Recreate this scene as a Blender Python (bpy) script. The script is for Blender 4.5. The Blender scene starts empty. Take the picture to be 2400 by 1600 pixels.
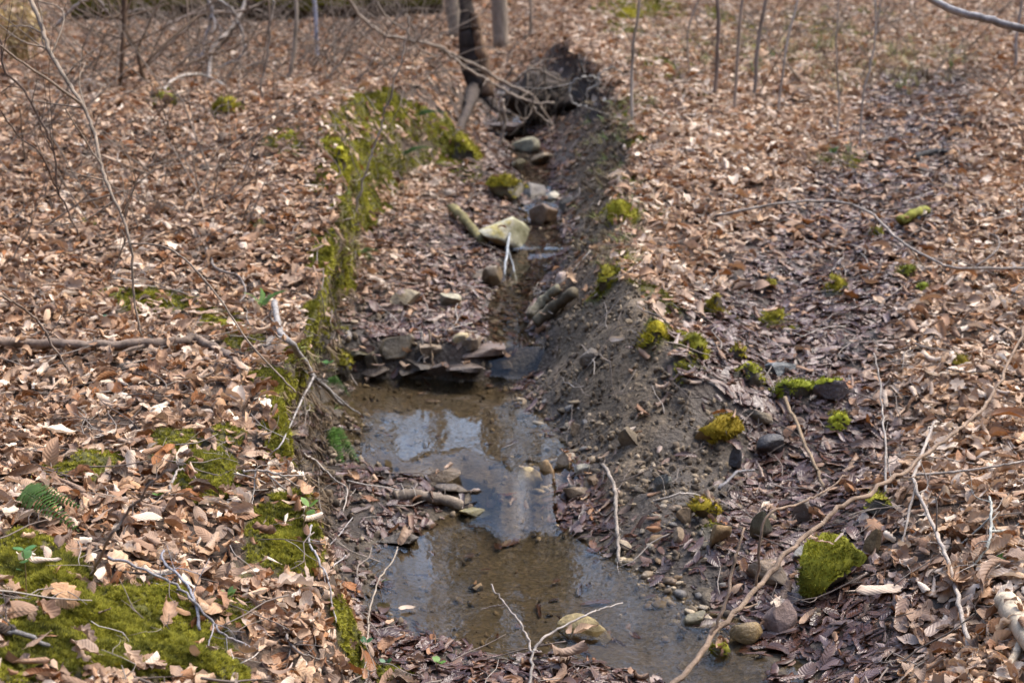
import bpy, bmesh, math, random
import numpy as np
from mathutils import Vector, Matrix
from math import radians, sin, cos, pi

random.seed(7)
rng = np.random.default_rng(11)
sc = bpy.context.scene
COL = sc.collection

# ------------------------------------------------------------------ camera
CAM_H, PITCH, FPX = 1.75, radians(14.0), 3267.0      # FPX: focal length in pixels of a 2352 px wide picture
cam_d = bpy.data.cameras.new('camera')
cam_d.sensor_width = 36.0
cam_d.lens = FPX / 2352.0 * 36.0
cam_d.clip_start, cam_d.clip_end = 0.05, 600.0
cam_d.dof.use_dof = True
cam_d.dof.focus_distance = 3.65
cam_d.dof.aperture_fstop = 3.9
cam_d.dof.aperture_blades = 7
cam = bpy.data.objects.new('camera', cam_d)
COL.objects.link(cam)
cam.location = (0, 0, CAM_H)
cam.rotation_euler = (pi / 2 - PITCH, 0, 0)
sc.camera = cam

# ------------------------------------------------------------------ light
SUN_EL, SUN_AZ = radians(56), radians(62)            # azimuth clockwise from +Y (ahead): light from the right, a little ahead
w = bpy.data.worlds.new('World'); sc.world = w; w.use_nodes = True
nt = w.node_tree; nt.nodes.clear()
wo = nt.nodes.new('ShaderNodeOutputWorld'); bg = nt.nodes.new('ShaderNodeBackground'); sk = nt.nodes.new('ShaderNodeTexSky')
sk.sky_type = 'NISHITA'; sk.sun_disc = False
sk.sun_elevation = SUN_EL; sk.sun_rotation = SUN_AZ
sk.air_density = 1.0; sk.dust_density = 2.6; sk.ozone_density = 1.0
bg.inputs[1].default_value = 0.15
nt.links.new(sk.outputs[0], bg.inputs[0]); nt.links.new(bg.outputs[0], wo.inputs[0])
sl = bpy.data.lights.new('sun', 'SUN'); sl.energy = 1.1; sl.angle = radians(38); sl.color = (1.0, 0.92, 0.82)
sun = bpy.data.objects.new('sun', sl); COL.objects.link(sun)
sd = Vector((sin(SUN_AZ) * cos(SUN_EL), cos(SUN_AZ) * cos(SUN_EL), sin(SUN_EL)))
sun.rotation_euler = sd.to_track_quat('Z', 'Y').to_euler()
sun.location = (6, 3, 9)
sc.view_settings.view_transform = 'Standard'; sc.view_settings.look = 'None'
sc.view_settings.gamma = 1.0; sc.view_settings.use_curve_mapping = False
sc.view_settings.exposure = 1.92
cy = sc.cycles
cy.max_bounces = 6; cy.diffuse_bounces = 3; cy.glossy_bounces = 3; cy.transparent_max_bounces = 10; cy.transmission_bounces = 3
cy.caustics_reflective = False; cy.caustics_refractive = False
cy.use_denoising = True

# ------------------------------------------------------------------ noise
def _hash(i, j, k, seed):
    h = (i.astype(np.int64) * 374761393 + j.astype(np.int64) * 668265263 + k.astype(np.int64) * 2147483647 + seed * 1274126177) & 0xffffffff
    h = ((h ^ (h >> 13)) * 1274126177) & 0xffffffff
    h = h ^ (h >> 16)
    return (h & 0xffffff) / float(0xffffff)
def n3(x, y, z, seed=0):
    x, y, z = np.broadcast_arrays(np.asarray(x, float), np.asarray(y, float), np.asarray(z, float))
    i, j, k = np.floor(x), np.floor(y), np.floor(z)
    fx, fy, fz = x - i, y - j, z - k
    fx, fy, fz = [f * f * (3 - 2 * f) for f in (fx, fy, fz)]
    r = 0
    for a in (0, 1):
        for b in (0, 1):
            for c in (0, 1):
                wgt = (fx if a else 1 - fx) * (fy if b else 1 - fy) * (fz if c else 1 - fz)
                r = r + wgt * _hash(i + a, j + b, k + c, seed)
    return r * 2 - 1
def n2(x, y, seed=0):
    x, y = np.broadcast_arrays(np.asarray(x, float), np.asarray(y, float))
    i, j = np.floor(x), np.floor(y)
    fx, fy = x - i, y - j
    fx, fy = fx * fx * (3 - 2 * fx), fy * fy * (3 - 2 * fy)
    z = np.zeros_like(i)
    r = 0
    for a in (0, 1):
        for b in (0, 1):
            r = r + (fx if a else 1 - fx) * (fy if b else 1 - fy) * _hash(i + a, j + b, z, seed)
    return r * 2 - 1
def sstep(a, b, x):
    t = np.clip((x - a) / (b - a), 0, 1)
    return t * t * (3 - 2 * t)

# ------------------------------------------------------------------ terrain as cross sections of the gully
# (y, z at left frame edge, [(column, z) of lip, toe, water left, bed, bed, water right, right lip, side channel], z at right frame edge)
ST = [
 (2.40, .50, [(700,.28),(800,.10),(840,.04),(1300,.05),(1600,-.02),(1850,.02),(1980,.08),(2150,.14)], .20),
 (3.36, .49, [(715,.26),(805,.08),(835,.035),(1380,.035),(1600,-.05),(1840,0),(1960,.07),(2100,.15)], .25),
 (3.75, .49, [(690,.38),(765,.07),(850,0),(1050,-.06),(1450,-.05),(1690,0),(1850,.05),(2000,.13)], .28),
 (4.30, .50, [(628,.51),(722,.07),(830,0),(1000,-.07),(1250,-.07),(1400,0),(1560,.10),(1760,.08)], .30),
 (4.70, .52, [(662,.53),(732,.11),(900,.06),(1080,.02),(1250,.02),(1330,.06),(1580,.20),(1760,.14)], .33),
 (5.00, .58, [(712,.50),(765,.13),(860,.08),(950,.03),(1150,.03),(1310,.09),(1585,.40),(1760,.29)], .42),
 (5.30, .60, [(722,.51),(772,.14),(840,.08),(920,.03),(1135,.035),(1270,.10),(1500,.48),(1760,.34)], .46),
 (5.60, .63, [(735,.53),(780,.14),(820,.08),(900,.03),(1120,.04),(1240,.11),(1460,.53),(1760,.39)], .50),
 (5.97, .67, [(755,.56),(800,.15),(830,.09),(950,.06),(1180,.06),(1250,.13),(1415,.58),(1770,.44)], .55),
 (6.06, .68, [(758,.57),(805,.27),(850,.26),(1100,.24),(1190,.18),(1250,.24),(1410,.59),(1775,.45)], .56),
 (6.60, .75, [(790,.63),(845,.36),(1110,.31),(1150,.26),(1210,.26),(1250,.31),(1405,.66),(1900,.54)], .62),
 (7.30, .86, [(800,.76),(855,.43),(1140,.39),(1170,.33),(1250,.33),(1290,.38),(1425,.76),(1940,.66)], .72),
 (7.60, .91, [(775,.86),(870,.46),(1140,.42),(1200,.36),(1270,.36),(1310,.41),(1440,.80),(1960,.70)], .76),
 (8.30, 1.03, [(765,1.04),(930,.52),(1170,.44),(1210,.38),(1270,.38),(1300,.43),(1455,.90),(2020,.82)], .86),
 (8.90, 1.10, [(820,1.11),(990,.58),(1180,.49),(1210,.45),(1260,.45),(1290,.49),(1462,.98),(2060,.90)], .94),
 (9.80, 1.15, [(955,1.07),(1090,.66),(1170,.57),(1190,.53),(1250,.53),(1280,.58),(1435,1.08),(2100,1.02)], 1.06),
 (11.3, 1.22, [(1000,1.15),(1090,.83),(1130,.77),(1150,.73),(1200,.73),(1240,.78),(1330,1.24),(2150,1.18)], 1.22),
 (13.0, 1.30, [(930,1.27),(1040,1.08),(1080,1.0),(1100,.97),(1150,.97),(1190,1.03),(1280,1.29),(2150,1.27)], 1.31),
 (15.0, 1.38, [(930,1.36),(1040,1.35),(1080,1.33),(1100,1.32),(1150,1.32),(1190,1.34),(1280,1.37),(2150,1.36)], 1.38),
 (17.0, 1.46, [(930,1.45),(1040,1.45),(1080,1.45),(1100,1.45),(1150,1.45),(1190,1.45),(1280,1.46),(2150,1.5)], 1.52),
 (20.0, 1.72, [(930,1.72),(1040,1.72),(1080,1.72),(1100,1.72),(1150,1.72),(1190,1.72),(1280,1.74),(2150,1.78)], 1.8),
]
def _xs(px, y, z):
    return (px - 1176) / FPX * (y * cos(PITCH) + (CAM_H - z) * sin(PITCH))
SY, SX, SZ = [], [], []
for (y, zl, mid, zr) in ST:
    cols = [(0, zl)] + mid + [(2352, zr)]
    xs = [_xs(p, y, z) for p, z in cols]; zs = [z for p, z in cols]
    SY.append(y); SX.append([min(-14, xs[0] - 8)] + xs + [max(14, xs[-1] + 8)]); SZ.append([zl + 1.4] + zs + [zr + 1.0])
for y, dz in ((30, 1.2), (60, 7.0), (90, 14.0), (160, 26)):
    SY.append(y); SX.append(SX[len(ST) - 1]); SZ.append([z + dz for z in SZ[len(ST) - 1]])
for y in (1.0, -6.0):
    SY.insert(0, y); SX.insert(0, SX[0]); SZ.insert(0, list(SZ[0]))
SY = np.array(SY); SX = np.array(SX); SZ = np.array(SZ)
WY = [-6, 4.55, 4.75, 4.9, 5.96, 6.02, 6.6, 7.3, 7.45, 8.3, 8.9, 9.8, 10.6, 11.3, 13]
WZ = [0, 0, .05, .095, .10, .225, .285, .36, .395, .40, .47, .55, .65, .75, .985]
def zwater(y): return np.interp(y, WY, WZ)

def base_z(x, y):
    x = np.asarray(x, float); y = np.asarray(y, float)
    near = 1 - sstep(11, 15, y)
    xw = x + near * (.045 * n2(x * 2.3, y * 2.6, 3) + .02 * n2(x * 7, y * 8, 4))
    chan = 1 - sstep(.10, .22, np.abs(x - .06))
    y = y + (1 - chan) * near * (.10 * (.5 + .5 * n2(x * 3.3 + 9, y * .7, 6)) + .05 * (.5 + .5 * n2(x * 9 + 2, y * 1.3, 7))) * sstep(4.6, 5.2, y) * (1 - sstep(8, 9, y))
    nc = SX.shape[1]
    cx = [np.interp(y, SY, SX[:, k]) for k in range(nc)]
    cz = [np.interp(y, SY, SZ[:, k]) for k in range(nc)]
    z = np.where(xw <= cx[0], cz[0], cz[-1])
    for k in range(nc - 1):
        m = (xw >= cx[k]) & (xw <= cx[k + 1])
        t = np.clip((xw - cx[k]) / np.maximum(cx[k + 1] - cx[k], 1e-4), 0, 1)
        if k == 2: t = t ** .8 * (1 - t) + (t * t * (3 - 2 * t)) * t        # the undercut left face
        if k == 7: t = t * .55 + t * t * (3 - 2 * t) * .45
        z = np.where(m, cz[k] + (cz[k + 1] - cz[k]) * t, z)
    return z
def undercut(x, y):
    """sideways shift that hollows the left bank out under its lip, and the right wall at the gully head"""
    x = np.asarray(x, float); y = np.asarray(y, float)
    near = 1 - sstep(11, 15, y)
    xw = x + near * (.045 * n2(x * 2.3, y * 2.6, 3) + .02 * n2(x * 7, y * 8, 4))
    c = [np.interp(y, SY, SX[:, k]) for k in range(SX.shape[1])]
    def seg(a, b): return np.clip((xw - a) / np.maximum(b - a, 1e-3), 0, 1)
    A = (.26 * sstep(3.75, 4.1, y) * (1 - sstep(6.2, 6.7, y)) + .07 * sstep(6.2, 6.7, y) * (1 - sstep(10, 12, y))) * (.75 + .45 * n2(y * 3.1, x * 0 + 2, 15))
    t1, t2 = seg(c[2], c[3]), seg(c[3], c[4])
    sh = -A * sstep(0, 1, t1) * (1 - sstep(0, 1, t2))
    B = .16 * sstep(9.2, 10, y) * (1 - sstep(12, 13, y)) + .05 * sstep(6.6, 7.4, y) * (1 - sstep(9.2, 10, y))
    t3, t4 = seg(c[7], c[8]), seg(c[6], c[7])
    return sh + B * sstep(0, .45, t3) * (1 - sstep(.45, 1, t3)) * t4
def z0(x, y):
    x = np.asarray(x, float); y = np.asarray(y, float)
    zb = base_z(x, y)
    above = sstep(.02, .22, zb - zwater(y)) + sstep(11, 13, y) * 0
    above = np.maximum(above, sstep(10, 13, y))
    z = zb + above * (.045 * n2(x * 1.1 + 5, y * .9, 8) + .022 * n2(x * 3.1, y * 3.1, 9) + .010 * n2(x * 8, y * 8, 10))
    z = z + .006 * n2(x * 14, y * 14, 12) + (1 - above) * .010 * n2(x * 9, y * 9, 13)
    z = z + sstep(18, 30, y) * .35 * n2(x * .22, y * .22, 14)
    z = z + np.clip(.62 * (np.maximum(np.abs(x) - 11, 0) + np.maximum(-6 - y, 0)), 0, 32)  # unseen hillsides added at the sides and behind, to cut sky light
    return z

# ------------------------------------------------------------------ picture <-> place (used while laying out, on the real terrain)
def ray(u, v):
    return np.array([(u - 1176) / FPX, cos(PITCH) - (v - 784) / FPX * sin(PITCH), -sin(PITCH) - (v - 784) / FPX * cos(PITCH)])
def at_y(u, v, y):
    d = ray(u, v); t = y / d[1]
    return np.array([d[0] * t, y, CAM_H + d[2] * t])
_TT = np.concatenate([np.arange(1.6, 9, .015), np.arange(9, 30, .04)])
def hit(u, v):
    d = ray(u, v)
    p = d[None, :] * _TT[:, None]
    zz = z0(p[:, 0], p[:, 1])
    b = np.nonzero(CAM_H + p[:, 2] <= zz)[0]
    if len(b) == 0: return np.array([d[0] * 18, d[1] * 18, float(z0(d[0] * 18, d[1] * 18))])
    q = p[b[0]]
    return np.array([q[0], q[1], float(zz[b[0]])])
def project(x, y, z):
    dx, dy, dz = x, y, z - CAM_H
    dep = dy * cos(PITCH) - dz * sin(PITCH)
    upv = dy * sin(PITCH) + dz * cos(PITCH)
    return 1176 + FPX * dx / dep, 784 - FPX * upv / dep, dep
def px2m(p):                                            # metres for one picture pixel at point p
    return project(p[0], p[1], p[2])[2] / FPX

def poly_mask(x, y, poly, soft=.06):
    """signed distance based soft mask of a plan polygon"""
    P = np.array(poly); inside = np.zeros(x.shape, bool); dmin = np.full(x.shape, 1e9)
    n = len(P)
    for a in range(n):
        x1, y1 = P[a]; x2, y2 = P[(a + 1) % n]
        c = ((y1 > y) != (y2 > y)) & (x < (x2 - x1) * (y - y1) / (y2 - y1 + 1e-12) + x1)
        inside ^= c
        ex, ey = x2 - x1, y2 - y1
        t = np.clip(((x - x1) * ex + (y - y1) * ey) / (ex * ex + ey * ey + 1e-12), 0, 1)
        dmin = np.minimum(dmin, np.hypot(x - x1 - t * ex, y - y1 - t * ey))
    sdist = np.where(inside, dmin, -dmin)
    return sstep(-soft, soft, sdist)
def line_dist(x, y, pts):
    dmin = np.full(np.shape(x), 1e9)
    for (x1, y1), (x2, y2) in zip(pts[:-1], pts[1:]):
        ex, ey = x2 - x1, y2 - y1
        t = np.clip(((x - x1) * ex + (y - y1) * ey) / (ex * ex + ey * ey + 1e-12), 0, 1)
        dmin = np.minimum(dmin, np.hypot(x - x1 - t * ex, y - y1 - t * ey))
    return dmin

SOIL = [hit(u, v)[:2] for u, v in ((1300,690),(1390,640),(1500,700),(1560,800),(1590,920),(1690,1010),(1700,1110),(1600,1200),(1500,1190),(1420,1130),(1300,1000),(1240,900),(1250,800))]
SOIL2 = [hit(u, v)[:2] for u, v in ((1310,420),(1340,260),(1410,250),(1440,320),(1450,420),(1435,560),(1400,680),(1300,690),(1320,560))]
TRIB = [hit(u, v)[:2] for u, v in ((2120,190),(2080,330),(2000,500),(1880,640),(1800,800),(1780,930),(1800,1060),(1760,1180),(1700,1330),(1640,1440),(1800,1520))]
TRIBW = None
# moss patches: (column, row, half width px, half height px, strength)
MOSS = [
 (150,1480,230,130,1.0),(330,1450,190,110,1.0),(60,1330,130,70,1.0),(440,1530,150,60,1.0),(120,1380,120,60,.9),(40,1540,90,50,1.0),(30,1270,60,30,.7),
 (180,1080,60,40,.9),(460,1090,80,50,.9),(380,1040,60,45,.8),(500,1020,50,40,.6),(560,1400,50,30,.5),(510,1310,40,25,.5),(590,1250,50,30,.8),(630,1180,50,60,.7),
 (690,1190,40,60,.8),(700,1090,45,60,.8),(690,1270,40,40,.8),(735,980,35,50,.8),(745,860,30,40,.8),(770,640,35,50,.8),(815,520,35,40,.8),(700,1030,50,50,.7),(770,1390,50,45,1.0),(790,1470,35,30,.9),(900,1560,50,20,.8),(640,1010,45,60,1.0),(650,920,50,45,.8),(620,1240,55,45,.8),(660,1290,40,40,.7),
 (290,695,80,32,.9),(420,705,60,30,.7),(500,745,55,35,.7),(560,780,50,45,.6),(700,800,35,60,.7),(740,900,35,50,.8),(600,860,40,30,.4),
 (750,590,35,40,.8),(760,690,40,60,.9),(790,760,35,40,.7),(780,810,35,30,.8),(820,620,25,40,.7),(740,560,30,25,.6),(690,560,30,20,.4),
 (780,390,55,45,1.0),(850,430,60,40,1.0),(740,420,45,40,.7),(900,430,50,40,.9),(820,480,40,30,.7),(660,325,45,30,.8),(520,255,38,22,.8),(385,225,25,15,.7),
 (830,225,85,22,.9),(890,240,40,25,.8),(800,290,45,30,.5),(900,330,45,35,.5),(1060,345,48,45,1.0),(1080,400,40,40,.8),(1000,290,60,30,.5),(940,270,40,30,.6),
 (1430,35,60,28,1.0),(1440,80,50,22,.8),(1520,30,60,25,.7),(1560,80,60,40,.6),(1510,150,60,40,.6),(1580,190,40,50,.5),(1480,250,50,40,.6),(1430,270,40,40,.6),(1690,60,40,40,.9),(1720,110,40,30,.6),(1900,70,60,40,.7),(2020,40,50,20,.6),(1910,95,25,20,.7),
 (1460,320,40,20,.6),(1450,420,30,20,.6),(1430,490,45,28,.9),(1400,640,40,22,.9),(1480,680,40,25,.6),(1500,768,42,20,1.0),(1590,800,38,40,.8),(1585,860,25,20,.7),(1540,720,50,25,.5),(1440,600,40,20,.5),
 (1768,745,45,20,.7),(1914,675,35,15,.7),(1722,875,40,15,.6),(1650,725,35,20,.7),(1932,980,35,14,.7),(1395,650,45,20,.8),(1650,1010,60,25,.5),(1620,1200,35,20,.5),(1840,905,70,18,.6),(790,340,60,40,.6),(870,390,55,40,.6),(1910,365,40,18,.5),(1960,372,25,15,.6),(2190,500,0,0,0),(205,522,22,10,.7),(570,535,25,15,.6),(1640,720,25,20,.6),
]
MB = []
for (u, v, ru, rv, s) in MOSS:
    if s <= 0: continue
    c = hit(u, v); k = px2m(c)
    a = hit(u, v + rv); b = hit(u, v - rv)
    MB.append((c[0], c[1], max(ru * k, .03), max(abs(b[1] - a[1]) * .5, min(ru * k * .6, .3), .04), s))
def masks(x, y):
    x = np.asarray(x, float); y = np.asarray(y, float)
    wx = x + .05 * n2(x * 6, y * 6, 21) + .02 * n2(x * 19, y * 19, 22)
    wy = y + .07 * n2(x * 5, y * 5, 23) + .03 * n2(x * 17, y * 17, 24)
    soil = np.maximum(poly_mask(wx, wy, SOIL, .07), .8 * poly_mask(wx, wy, SOIL2, .12))
    moss = np.zeros(x.shape)
    for cx, cyy, rx, ry, s in MB:
        d = np.hypot((wx - cx) / rx, (wy - cyy) / ry)
        moss = np.maximum(moss, s * sstep(1.25, .55, d))
    moss = moss * (1 - .9 * soil * (1 - moss))
    cl = np.interp(y, SY, SX[:, 2]); dl = np.interp(y, SY, SX[:, 3])
    face = sstep(cl - .07, cl, wx) * (1 - sstep(dl - .02, dl + .03, wx)) * sstep(3.7, 4.0, y) * (1 - sstep(9, 9.8, y))
    moss = np.maximum(moss, face * np.where(y > 6.3, .42, .8) * sstep(-.3, .1, n3(x * 5, y * 3.3, z0(x, y) * 8, 27)))
    zz = z0(x, y); dw = zz - zwater(y)
    inch = y < 12.5
    bed = sstep(.035, -.01, dw) * inch * (x < 3.5)
    d = line_dist(wx, wy, TRIB)
    trib = sstep(.52, .25, d - .03 * n2(x * 3, y * 3, 25))
    edge = (1 - .6 * soil) * sstep(.12, .02, dw) * inch * (np.abs(x) < 2)
    wet = np.clip(np.maximum(trib, edge), 0, 1)
    return soil, moss, bed, wet
def zg(x, y, moss=None):
    if moss is None: moss = masks(x, y)[1]
    return z0(x, y) + moss * (.022 + .018 * n2(np.asarray(x) * 11, np.asarray(y) * 11, 31) + .008 * n2(np.asarray(x) * 30, np.asarray(y) * 30, 32))
def normals(x, y, e=.03):
    dx = (z0(x + e, y) - z0(x - e, y)) / (2 * e); dy = (z0(x, y + e) - z0(x, y - e)) / (2 * e)
    n = np.stack([-dx, -dy, np.ones_like(dx)], -1)
    return n / np.linalg.norm(n, axis=-1, keepdims=True)

# ------------------------------------------------------------------ materials
def mat(name):
    m = bpy.data.materials.new(name); m.use_nodes = True
    t = m.node_tree; t.nodes.clear()
    o = t.nodes.new('ShaderNodeOutputMaterial'); b = t.nodes.new('ShaderNodeBsdfPrincipled')
    t.links.new(b.outputs[0], o.inputs[0])
    return m, t, b, o
def N(t, typ, **kw):
    n = t.nodes.new(typ)
    for k, v in kw.items():
        if k.startswith('i_'):
            n.inputs[k[2:].replace('_', ' ')].default_value = v
        else: setattr(n, k, v)
    return n
def L(t, a, b): t.links.new(a, b)
def noise(t, scale, detail=4, rough=.55, vec=None, dist=0.0):
    n = N(t, 'ShaderNodeTexNoise'); n.inputs['Scale'].default_value = scale; n.inputs['Detail'].default_value = detail
    n.inputs['Roughness'].default_value = rough; n.inputs['Distortion'].default_value = dist
    if vec is not None: L(t, vec, n.inputs['Vector'])
    return n
def ramp(t, fac, stops, interp='LINEAR'):
    r = N(t, 'ShaderNodeValToRGB'); r.color_ramp.interpolation = interp
    e = r.color_ramp.elements
    while len(e) < len(stops): e.new(.5)
    for q, (p, c) in zip(e, stops):
        q.position = p; q.color = (*c, 1) if len(c) == 3 else c
    L(t, fac, r.inputs[0])
    return r
def mixc(t, fac, a, b, mode='MIX'):
    m = N(t, 'ShaderNodeMix', data_type='RGBA', blend_type=mode)
    for s, v in ((0, fac), (6, a), (7, b)):
        if hasattr(v, 'is_linked') or hasattr(v, 'links'): L(t, v, m.inputs[s])
        elif s == 0: m.inputs[0].default_value = v
        else: m.inputs[s].default_value = (*v, 1)
    return m.outputs[2]
def attr(t, name, typ='GEOMETRY'):
    a = N(t, 'ShaderNodeAttribute', attribute_name=name, attribute_type=typ); return a
def mathn(t, op, a, b=None):
    m = N(t, 'ShaderNodeMath', operation=op)
    for i, v in ((0, a), (1, b)):
        if v is None: continue
        if hasattr(v, 'links'): L(t, v, m.inputs[i])
        else: m.inputs[i].default_value = v
    return m.outputs[0]
def bump(t, b, h, strength, dist):
    n = N(t, 'ShaderNodeBump'); n.inputs['Strength'].default_value = strength; n.inputs['Distance'].default_value = dist
    L(t, h, n.inputs['Height']); L(t, n.outputs[0], b.inputs['Normal']); return n

def m_ground():
    m, t, b, o = mat('forest_soil')
    g = N(t, 'ShaderNodeNewGeometry'); P = g.outputs['Position']
    a = noise(t, 9, 8, .65, P); f = noise(t, 60, 6, .7, P)
    humus = mixc(t, f.outputs[0], (.018, .012, .008), (.08, .052, .034))
    humus = mixc(t, ramp(t, a.outputs[0], [(.35, (0, 0, 0)), (.7, (1, 1, 1))]).outputs[0], humus, (.11, .073, .05))
    soilc = ramp(t, f.outputs[0], [(.25, (.045, .033, .02)), (.5, (.135, .10, .062)), (.75, (.28, .215, .14))]).outputs[0]
    soilc = mixc(t, .45, soilc, ramp(t, a.outputs[0], [(.3, (.085, .063, .04)), (.7, (.20, .155, .105))]).outputs[0])
    vor = N(t, 'ShaderNodeTexVoronoi'); vor.inputs['Scale'].default_value = 75; L(t, P, vor.inputs['Vector']); vbw = N(t, 'ShaderNodeRGBToBW'); L(t, vor.outputs['Color'], vbw.inputs[0])
    sand = mixc(t, .5, ramp(t, f.outputs[0], [(.25, (.028, .021, .013)), (.5, (.085, .063, .038)), (.8, (.22, .17, .105))]).outputs[0], vbw.outputs[0], 'OVERLAY')
    sand = mixc(t, ramp(t, a.outputs[0], [(.42, (0, 0, 0)), (.62, (1, 1, 1))]).outputs[0], sand, mixc(t, .5, sand, (.07, .055, .03)))
    mossc = ramp(t, f.outputs[0], [(.25, (.03, .03, .006)), (.7, (.15, .145, .02))]).outputs[0]
    c = mixc(t, attr(t, 'soil').outputs['Fac'], humus, soilc)
    c = mixc(t, attr(t, 'moss').outputs['Fac'], c, mossc)
    wet = attr(t, 'wet').outputs['Fac']
    c = mixc(t, mathn(t, 'MULTIPLY', wet, .6), c, (.028, .022, .018))
    c = mixc(t, attr(t, 'bed').outputs['Fac'], c, sand)
    c = mixc(t, attr(t, 'rubble').outputs['Fac'], c, ramp(t, f.outputs[0], [(.3, (.018, .014, .010)), (.7, (.075, .055, .038))]).outputs[0])
    L(t, c, b.inputs['Base Color'])
    r = mathn(t, 'SUBTRACT', .92, mathn(t, 'MULTIPLY', wet, .45)); L(t, r, b.inputs['Roughness'])
    vb = N(t, 'ShaderNodeTexVoronoi'); vb.inputs['Scale'].default_value = 55; L(t, P, vb.inputs['Vector'])
    h = mathn(t, 'ADD', f.outputs[0], mathn(t, 'MULTIPLY', vb.outputs['Distance'], .5))
    bump(t, b, h, .9, .02)
    return m
def m_leaf():
    m, t, b, o = mat('dead_leaf')
    tone = attr(t, 'tone', 'INSTANCER').outputs['Fac']; wet = attr(t, 'wet', 'INSTANCER').outputs['Fac']
    c = ramp(t, tone, [(0, (.022, .014, .010)), (.10, (.06, .03, .016)), (.20, (.16, .062, .02)), (.30, (.34, .135, .042)), (.38, (.15, .10, .075)), (.48, (.42, .20, .08)), (.56, (.24, .165, .12)),
                       (.66, (.50, .285, .14)), (.74, (.34, .235, .17)), (.84, (.64, .42, .245)), (.93, (.56, .43, .33)), (1, (.84, .70, .54))]).outputs[0]
    uv = N(t, 'ShaderNodeUVMap'); uv.uv_map = 'UVMap'
    sx = N(t, 'ShaderNodeSeparateXYZ'); L(t, uv.outputs[0], sx.inputs[0])
    au = mathn(t, 'ABSOLUTE', mathn(t, 'SUBTRACT', sx.outputs[0], .5))
    mid = mathn(t, 'LESS_THAN', au, .03)
    ph = mathn(t, 'MULTIPLY', mathn(t, 'SUBTRACT', sx.outputs[1], mathn(t, 'MULTIPLY', au, .45)), 56)
    wv = mathn(t, 'SINE', ph)
    vein = mathn(t, 'MAXIMUM', mathn(t, 'MULTIPLY', mid, 1.0), mathn(t, 'MULTIPLY', mathn(t, 'GREATER_THAN', wv, .72), .55))
    g = N(t, 'ShaderNodeNewGeometry')
    nz = noise(t, 26, 5, .65, g.outputs['Position'])
    blot = ramp(t, nz.outputs[0], [(.32, (.55, .5, .46)), (.55, (1, 1, 1)), (.8, (1.0, 1.0, 1.0))]).outputs[0]
    c = mixc(t, .75, c, blot, 'MULTIPLY')
    c = mixc(t, mathn(t, 'MULTIPLY', vein, .22), c, mixc(t, .5, c, (.62, .46, .30)))
    c = mixc(t, mathn(t, 'MULTIPLY', g.outputs['Backfacing'], .35), c, (.42, .31, .22))
    c = mixc(t, mathn(t, 'MULTIPLY', wet, .88), c, mixc(t, 1.0, c, (.135, .078, .115), 'MULTIPLY'))
    L(t, c, b.inputs['Base Color'])
    L(t, mathn(t, 'SUBTRACT', .70, mathn(t, 'MULTIPLY', wet, .46)), b.inputs['Roughness'])
    L(t, mathn(t, 'ADD', .35, mathn(t, 'MULTIPLY', wet, .2)), b.inputs['Specular IOR Level'])
    bump(t, b, mathn(t, 'ADD', wv, mathn(t, 'MULTIPLY', nz.outputs[0], 4.0)), .28, .002)
    tr = N(t, 'ShaderNodeBsdfTranslucent'); L(t, c, tr.inputs[0])
    mx = N(t, 'ShaderNodeMixShader'); mx.inputs[0].default_value = .18
    L(t, b.outputs[0], mx.inputs[1]); L(t, tr.outputs[0], mx.inputs[2]); L(t, mx.outputs[0], o.inputs[0])
    return m
def m_rock(name, rough, spec):
    m, t, b, o = mat(name)
    oi = N(t, 'ShaderNodeObjectInfo'); tc = N(t, 'ShaderNodeTexCoord'); P = N(t, 'ShaderNodeNewGeometry').outputs['Position']
    a = noise(t, 14, 7, .62, P); f = noise(t, 90, 6, .7, P)
    c = mixc(t, 1.0, oi.outputs['Color'], ramp(t, a.outputs[0], [(.3, (.45, .42, .38)), (.5, (.95, .93, .9)), (.72, (1.4, 1.32, 1.15))]).outputs[0], 'MULTIPLY')
    c = mixc(t, .6, c, ramp(t, f.outputs[0], [(.3, (.5, .48, .45)), (.7, (1.3, 1.28, 1.22))]).outputs[0], 'MULTIPLY')
    L(t, c, b.inputs['Base Color']); b.inputs['Roughness'].default_value = rough; b.inputs['Specular IOR Level'].default_value = spec
    bump(t, b, mathn(t, 'ADD', a.outputs[0], mathn(t, 'MULTIPLY', f.outputs[0], .5)), .7, .02)
    return m
def m_lichen():
    m, t, b, o = mat('lichen_rock')
    P = N(t, 'ShaderNodeNewGeometry').outputs['Position']
    a = noise(t, 9, 7, .6, P); f = noise(t, 70, 6, .7, P)
    c = ramp(t, a.outputs[0], [(.32, (.16, .15, .07)), (.46, (.34, .32, .20)), (.55, (.50, .47, .36)), (.66, (.40, .33, .09)), (.8, (.62, .60, .52))]).outputs[0]
    c = mixc(t, .5, c, ramp(t, f.outputs[0], [(.3, (.55, .55, .5)), (.7, (1.25, 1.25, 1.2))]).outputs[0], 'MULTIPLY')
    L(t, c, b.inputs['Base Color']); b.inputs['Roughness'].default_value = .85
    bump(t, b, mathn(t, 'ADD', a.outputs[0], f.outputs[0]), .6, .02)
    return m
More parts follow.
